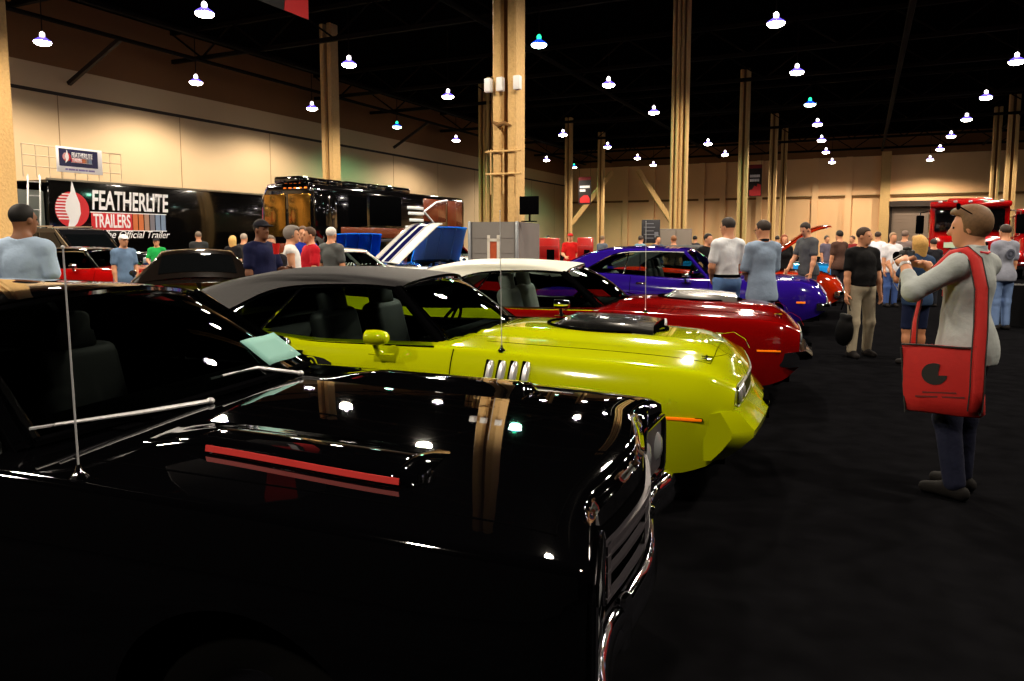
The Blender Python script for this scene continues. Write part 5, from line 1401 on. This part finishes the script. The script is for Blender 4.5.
# ---------------------------------------------------------------- who stands where
def P(px,d,y=None): return (gx(px,d).x,d,0)
def ht(y,d): return CAM_H+(240-y)*d/F_PX
DOWN=(.08,.12,-1,.22,.02,-1)
# the photographer
ph,J=person('man in pale grey shirt photographing, red bag on his shoulder',P(970,4.5),R(122),h=1.77,v=.010,shirt=(160,166,166),pants=(24,27,46),hair=(112,84,58),
  sleeve='rolled',arms=((.75,.30,-.55,.45,-.62,.62,.55,-.75,.10),(.50,.66,-.50,.52,-.50,.66,.62,-.70,.15)),legs=((.10,.0),(-.12,.02)),head=(24,4,0),hairstyle='full',shoes=(16,14,14),hv=.0045,collar=(168,182,186))
hx,wr,s_=J['hx'],J['wr'],J['s']
b=MB()
for q in (-1,1):
    b.rbox(hx(.055,q*.042,.145),(.02,.056,.04),.012,M=Matrix(J['hR'].tolist())); b.tube([hx(.05,q*.07,.145),hx(-.02,q*.088,.09),hx(-.05,q*.086,.06)],.004,6)
b.tube([hx(.058,-.018,.15),hx(.058,.018,.15)],.004,6); b.build('sunglasses',M_BLACK,ph)
# wrist watch
b=MB(); w=Vector(wr[1][2]); fd=Vector(wr[1][4]); c=w-fd*.035
Mw=fd.to_track_quat('Z','Y').to_matrix(); b.lathe([(.030,-.012),(.034,-.012),(.034,.012),(.030,.012),(.030,-.012)],20,Mw,c); b.build('wrist_watch',MATS['bright_trim'],ph)
b=MB(); up=J['up']; A=J['A']
b.tube([up(A(-.02,.075,1.50)),up(A(-.075,.05,1.49)),up(A(-.088,0,1.485)),up(A(-.075,-.05,1.49)),up(A(-.02,-.075,1.50)),up(A(.09,-.09,1.38)),up(A(.135,-.03,1.22))],.009,6); b.tube([up(A(-.02,.075,1.50)),up(A(.09,.09,1.38)),up(A(.135,.03,1.22))],.009,6); b.build('lanyard',mat('red_lanyard',(190,20,40),rough=.6),ph)
Wm=Matrix.Translation(ph.location)@Matrix.Rotation(R(122),4,'Z')
# the camera between his hands
mid=(Vector(wr[0][2])+Vector(wr[1][2]))/2+Vector((.055,0.0,.045))
t=thing('camera','small black camera held up in the hands of the photographer','camera',Wm@mid,R(122))
b=MB(); b.rbox((0,0,0),(.045,.125,.075),.012); b.rbox((0,0,.045),(.04,.05,.025),.01); b.build('camera_body',mat('camera_black',(18,18,20),rough=.4),t)
b=MB(); b.lathe([(.031,0),(.033,.02),(.03,.055),(.026,.06),(.02,.05),(.001,.048)],20,Matrix.Rotation(PI/2,3,'Y'),(.02,0,-.004)); b.build('lens',M_BLACK,t)
b=MB(); b.rbox((-.023,0,-.002),(.004,.07,.05),.003); b.build('camera_screen',mat('screen_grey',(60,66,74),rough=.1),t)
b=MB(); c0=Vector((0,.062,.01)); pts=[c0]+[c0+Vector((.01*math.sin(k*1.3),.05+.05*math.sin(k*.5),-.03*k)) for k in range(1,8)]+[c0+Vector((0,.02,-.23)),c0+Vector((0,-.0,-.12)),c0]
b.tube(pts,.0025,5,False); b.build('wrist_cord',mat('grey_cord',(150,150,150),rough=.6),t)
# the red bag on its strap
M_BAG=mat('red_bag_cloth',(172,14,8),rough=.8,noise=.12,nscale=30,bump=.1); M_BIND=mat('black_binding',(14,12,12),rough=.7)
bz,bx,by=.755,-.01,.272
t=thing('shoulder_bag','red shoulder bag with black emblem hanging at the hip of the photographer','bag',Wm@Vector((bx,by,bz)),R(136)); t.rotation_euler=(0,R(6),R(136))
b=MB(); rows=[]
for z,wd,dp in ((-.205,.185,.030),(-.195,.200,.045),(-.10,.203,.058),(.05,.198,.056),(.15,.195,.046),(.20,.194,.030)):
    rows.append([(x+z*.02,y,z+.012*math.sin(x*9)) for x,y in [(-wd,-dp),(-wd*.5,-dp*1.15),(0,-dp*1.2),(wd*.5,-dp*1.15),(wd,-dp),(wd,dp),(wd*.5,dp*1.25),(0,dp*1.3),(-wd*.5,dp*1.25),(-wd,dp),(-wd,-dp)]])
b.grid(rows); b.add(rows[0][:-1],[tuple(range(10))]); b.add(rows[-1][:-1],[tuple(range(10))]); b.build('bag_body',M_BAG,t,angle=60)
b=MB()
for x in (-.197,.197): b.tube([(x*r_[1]/.197 if False else x,.052,z) for z,r_ in ((-.2,(0,0)),(0,(0,0)),(.2,(0,0)))],.006,6)
b.tube([(x,.050,.203+.012*math.sin(x*9)) for x in np.linspace(-.194,.194,9)],.006,6); b.build('bag_binding',M_BIND,t)
b=MB(); rr=.068; pl=[(-.02+rr*math.cos(a),.02+rr*math.sin(a)*.95) for a in np.linspace(R(62),R(352),24)]+[(.0,.012)]
Mb=Matrix(((-1,0,0),(0,0,1),(0,1,0))); b.prism(pl,.006,Mb,(0,.070,.02)); b.build('bag_emblem',M_BIND,t,smooth=False)
b=MB()
for z,wd in ((-.075,.09),(-.10,.13)): b.prism([(-wd,0),(wd,0),(wd,.010),(-wd,.010)],.004,Mb,(0,.071,z))
b.build('bag_print',mat('dark_red_print',(90,12,10),rough=.7),t,smooth=False)
inv=(Matrix.Translation(Wm@Vector((bx,by,bz)))@Matrix.Rotation(R(136),4,'Z')@Matrix.Rotation(R(6),4,'Y')).inverted()@Wm
path=[(.155,.285,.93),(.175,.24,1.08),(.168,.20,1.25),(.12,.165,1.40),(.045,.145,1.495),(-.03,.14,1.515),(-.10,.155,1.46),(-.155,.185,1.30),(-.185,.23,1.08),(-.205,.275,.92),(-.215,.29,.72),(-.21,.292,.60)]
ctr=Vector((0,.06,1.2)); V=[];q=len(path)
for i,p in enumerate(path):
    p=Vector(p)*1.0; a=Vector(path[max(0,i-1)]);c=Vector(path[min(q-1,i+1)]); d=(c-a).normalized()
    out=(p-Vector((0,.02,min(p.z,1.32)))).normalized(); sd=d.cross(out).normalized()*.036
    o=out*.012
    V.append([inv@(p+o+sd),inv@(p+o*1.6+sd*.0),inv@(p+o-sd)])
b=MB(); b.grid(V); b.build('strap',M_BAG,t,solid=.006)
b=MB()
for e in (0,2): b.tube([v[e] for v in V],.004,5)
b.build('strap_binding',M_BIND,t)

# the man in black coming down the aisle with a dark bag
mb,Jb=person('man in black polo and khaki trousers walking down the aisle',P(862,10.0),R(-84),h=1.74,v=.014,shirt=(12,12,14),pants=(152,142,122),hair=(58,40,26),arms=((.06,.16,-1,.12,.08,-1),(.05,.20,-1,.22,.05,-1)),legs=((.22,.05),(-.18,.05)),head=(32,2,0),fat=1.22,tuck=True,hv=.006,collar=True)
wb_=Matrix.Translation(mb.location)@Matrix.Rotation(R(-84),4,'Z')@Vector(Jb['wr'][0][2])
t=thing('carrier_bag','black bag carried low beside the khaki trousers','bag',(wb_.x,wb_.y,wb_.z-.52),R(20))
sdf_mesh('bag_body',[E_((0,0,.02),(.085,.13,.19),.05),E_((.02,.05,-.06),(.08,.12,.14),.05),C((0,-.06,.2),(0,.06,.22),.04,.03,.06)],mat('black_bag',(5,5,6),rough=.6,spec=.1),t,.012)
b=MB(); b.tube([(0,-.08,.29),(0,-.03,.42),(0,.03,.42),(0,.08,.29)],.008,6); b.build('bag_handle',M_BLACK,t)
person('blonde woman in dark shorts half hidden behind the photographer',P(918,9.3),R(100),h=1.63,v=.016,shirt=(42,62,92),pants=(22,30,58),hair=(196,152,84),skin=(176,118,82),hairstyle='long',shorts=True,arms=((.5,.25,-.75,.6,-.3,.7),(.35,.3,-.85,.7,-.1,.6)),legs=((.1,.02),(-.12,.03)),female=True)
gt,Jg=person('man in grey tee with round back print near the right edge',P(1003,13.0),R(96),h=1.84,v=.016,shirt=(128,132,146),pants=(98,122,164),hair=(50,38,30),arms=(DOWN,(.05,.2,-1,.2,.1,-1)))
b=MB(); q=Jg['up'](Jg['A'](-.135,0,1.27)); b.lathe([(.06,0),(.085,.002),(.088,.006),(.06,.008),(.06,0)],24,Matrix.Rotation(-PI/2,3,'Y'),q); b.lathe([(.001,0),(.03,.0),(.03,.006),(.001,.006)],16,Matrix.Rotation(-PI/2,3,'Y'),q); b.build('back_print',mat('dark_grey_print',(70,74,90),rough=.8),gt)
# the two men at the purple car
person('tall man in white shirt and jeans, back turned, at the purple car',P(727,10.4),R(105),h=1.88,v=.014,shirt=(204,208,214),pants=(92,126,176),hair=(44,38,36),arms=((.1,.15,-1,.6,-.3,-.6),(.06,.2,-1,.6,-.35,-.55)),head=(22,6,0),tuck=True)
person('man in pale blue shirt beside the tall man in white',P(762,9.9),R(98),h=1.83,v=.014,shirt=(128,146,170),pants=(74,100,150),hair=(48,38,32),sleeve='elbow',arms=((.25,.14,-.95,.8,-.3,-.2),(.15,.2,-1,.75,-.45,-.3)),head=(30,8,0),glasses=True,hem=.74,fat=1.1,collar=(24,26,34))
person('auburn haired woman in black top beyond the purple car',P(783,18.0),R(-95),h=ht(235,18),v=.02,shirt=(14,12,14),pants=(20,20,24),hair=(120,58,28),hairstyle='long',female=True,arms=(DOWN,DOWN))
person('man in dark grey tee looking down beside the raised orange hood',P(808,14.4),R(200),h=ht(224,14.4)+.02,v=.016,shirt=(74,76,80),pants=(60,62,70),hair=(38,28,24),arms=((.3,.1,-.9,.5,0,-.7),(.1,.14,-1,.25,.0,-1)),head=(0,28,0),lean=6)
person('dark haired man in black behind the tall man in white',P(707,15.0),R(-60),h=ht(234,15.0),v=.02,shirt=(14,14,16),pants=(24,24,28),hair=(24,20,18),arms=(DOWN,DOWN))
# left side
person('man in pale blue tee standing with his back to us at far left',P(26,6.3),R(92),h=1.87,v=.012,shirt=(166,188,214),pants=(40,46,66),hair=(16,14,14),skin=(128,84,58),arms=((.06,.16,-1,.3,.05,-1),(.06,.18,-1,.3,.05,-1)),head=(-25,0,0),fat=1.1)
person('man in white cap and blue grey shirt facing right',P(125,13.8),R(-40),h=ht(235,13.8),v=.018,shirt=(92,116,146),pants=(40,44,56),hair=(190,190,190),cap=(215,215,215),arms=(DOWN,DOWN))
person('man in green shirt with dark vest and cap',P(158,19.2),R(-80),h=ht(238,19.2),v=.018,shirt=(24,150,70),pants=(18,18,22),hair=(30,24,20),cap=(30,30,34),arms=((.3,.2,-.9,.6,-.3,-.2),(.3,.2,-.9,.6,-.3,-.2)))
person('grey haired man in charcoal shirt seen from behind the bronze car',P(200,20.5),R(120),h=ht(232,20.5),v=.022,shirt=(44,46,48),pants=(30,30,36),hair=(110,96,84),arms=(DOWN,DOWN))
person('blonde woman in black by the trailer',P(234,18.2),R(80),h=ht(236,18.2),v=.022,shirt=(16,16,20),pants=(20,20,26),hair=(196,158,92),hairstyle='long',female=True,arms=(DOWN,DOWN))
person('man with thin grey hair beside the blonde woman by the trailer',P(245,18.8),R(70),h=ht(234,18.8),v=.022,shirt=(48,44,44),pants=(28,28,34),hair=(150,136,124),arms=(DOWN,DOWN))
person('big man in navy shirt and dark cap left of the white tank top',P(262,9.3),R(-30),h=ht(219,9.3)-.02,v=.014,shirt=(18,22,56),pants=(20,22,34),hair=(24,18,16),skin=(112,72,52),cap=(22,22,30),fat=1.2,arms=(DOWN,(.25,.2,-.9,.7,-.2,.1)))
person('man glimpsed behind the shoulder of the big man in navy',P(271,10.1),R(-60),h=ht(236,10.1),v=.02,shirt=(36,34,40),pants=(30,30,36),hair=(120,104,92),arms=(DOWN,DOWN))
person('grey haired man in white tank top with bare arms',P(292,10.6),R(15),h=ht(227,10.6),v=.014,shirt=(222,220,218),pants=(60,66,84),hair=(120,112,106),tank=True,arms=((.1,.2,-1,.6,-.1,-.5),(.1,.2,-1,.5,.0,-.6)),hairstyle='full')
person('man in red tee looking left, right of the white tank top',P(311,11.4),R(215),h=ht(228,11.4),v=.014,shirt=(176,22,36),pants=(44,48,64),hair=(70,48,34),arms=(DOWN,(.15,.25,-.9,.5,.1,-.6)),fat=1.15)
person('man in royal blue shirt behind the man in red tee',P(304,13.2),R(-70),h=ht(227,13.2),v=.018,shirt=(22,46,140),pants=(40,44,60),hair=(88,66,50),arms=(DOWN,DOWN))
person('white haired man in grey shirt, right of the man in red',P(332,12.6),R(70),h=ht(228,12.6),v=.016,shirt=(84,88,88),pants=(50,52,60),hair=(205,200,196),arms=(DOWN,(.2,.2,-.9,.6,-.2,-.2)))
# red drinks cup in the hand of the big man
b=MB(); b.lathe([(.03,0),(.045,.13),(.047,.13),(.042,.125),(.001,.125)],18)
c=b.build('drinks_cup',mat('red_cup',(200,24,22),rough=.4)); p=gx(277,9.05); c.location=(p.x,p.y,zat(254,9.05)); tag(c,'red drinks cup held in front of the big man in navy','cup')
# centre and right background
person('person in red shirt and red cap by the red display stands',P(570,22.0),R(-90),h=ht(230,22)-.1,v=.022,shirt=(170,18,16),pants=(30,28,34),hair=(40,30,26),cap=(180,30,26),arms=((.3,.2,-.9,.7,-.2,-.2),DOWN))
far=[(548,24,(150,40,36),(36,30,26),'brick red'),(602,26,(90,96,110),(120,96,74),'slate grey'),(640,24,(120,150,170),(60,46,38),'light blue'),(657,22,(60,70,90),(40,32,28),'dark blue'),(673,19.5,(70,50,42),(128,84,52),'brown'),
 (694,27,(52,52,60),(30,26,24),'charcoal'),(838,18.5,(74,52,44),(34,26,22),'dark brown'),(851,24,(120,28,30),(70,50,40),'maroon'),(876,20.5,(224,222,232),(54,38,30),'white'),(891,17.5,(216,216,224),(150,120,92),'white, with jeans'),
 (903,19,(112,98,96),(110,90,80),'taupe'),(913,22,(150,120,80),(170,130,80),'tan'),(921,18.4,(40,40,60),(60,40,30),'midnight blue'),(932,17.5,(30,30,36),(40,30,26),'black'),(776,27,(60,56,60),(50,40,34),'dim grey'),(825,25,(90,84,100),(60,50,44),'mauve grey')]
rnd=random.Random(3)
for px,d,sh,hr,cn in far:
    y={876:232,891:233,903:231,838:231,851:236,673:236,932:241}.get(px,236)
    person('background visitor in %s shirt, %s'%(cn,{True:'left of the wide double column',False:'in the far aisle'}[px<700]),P(px,d),R(rnd.choice((-90,-70,90,110,40,200))),h=min(1.9,max(1.6,ht(y,d))),v=.028,shirt=sh,pants=(60,84,140) if px in(891,) else (30,32,40),hair=hr,arms=(DOWN,DOWN),hv=.009,face=True,group='visitors in the background')
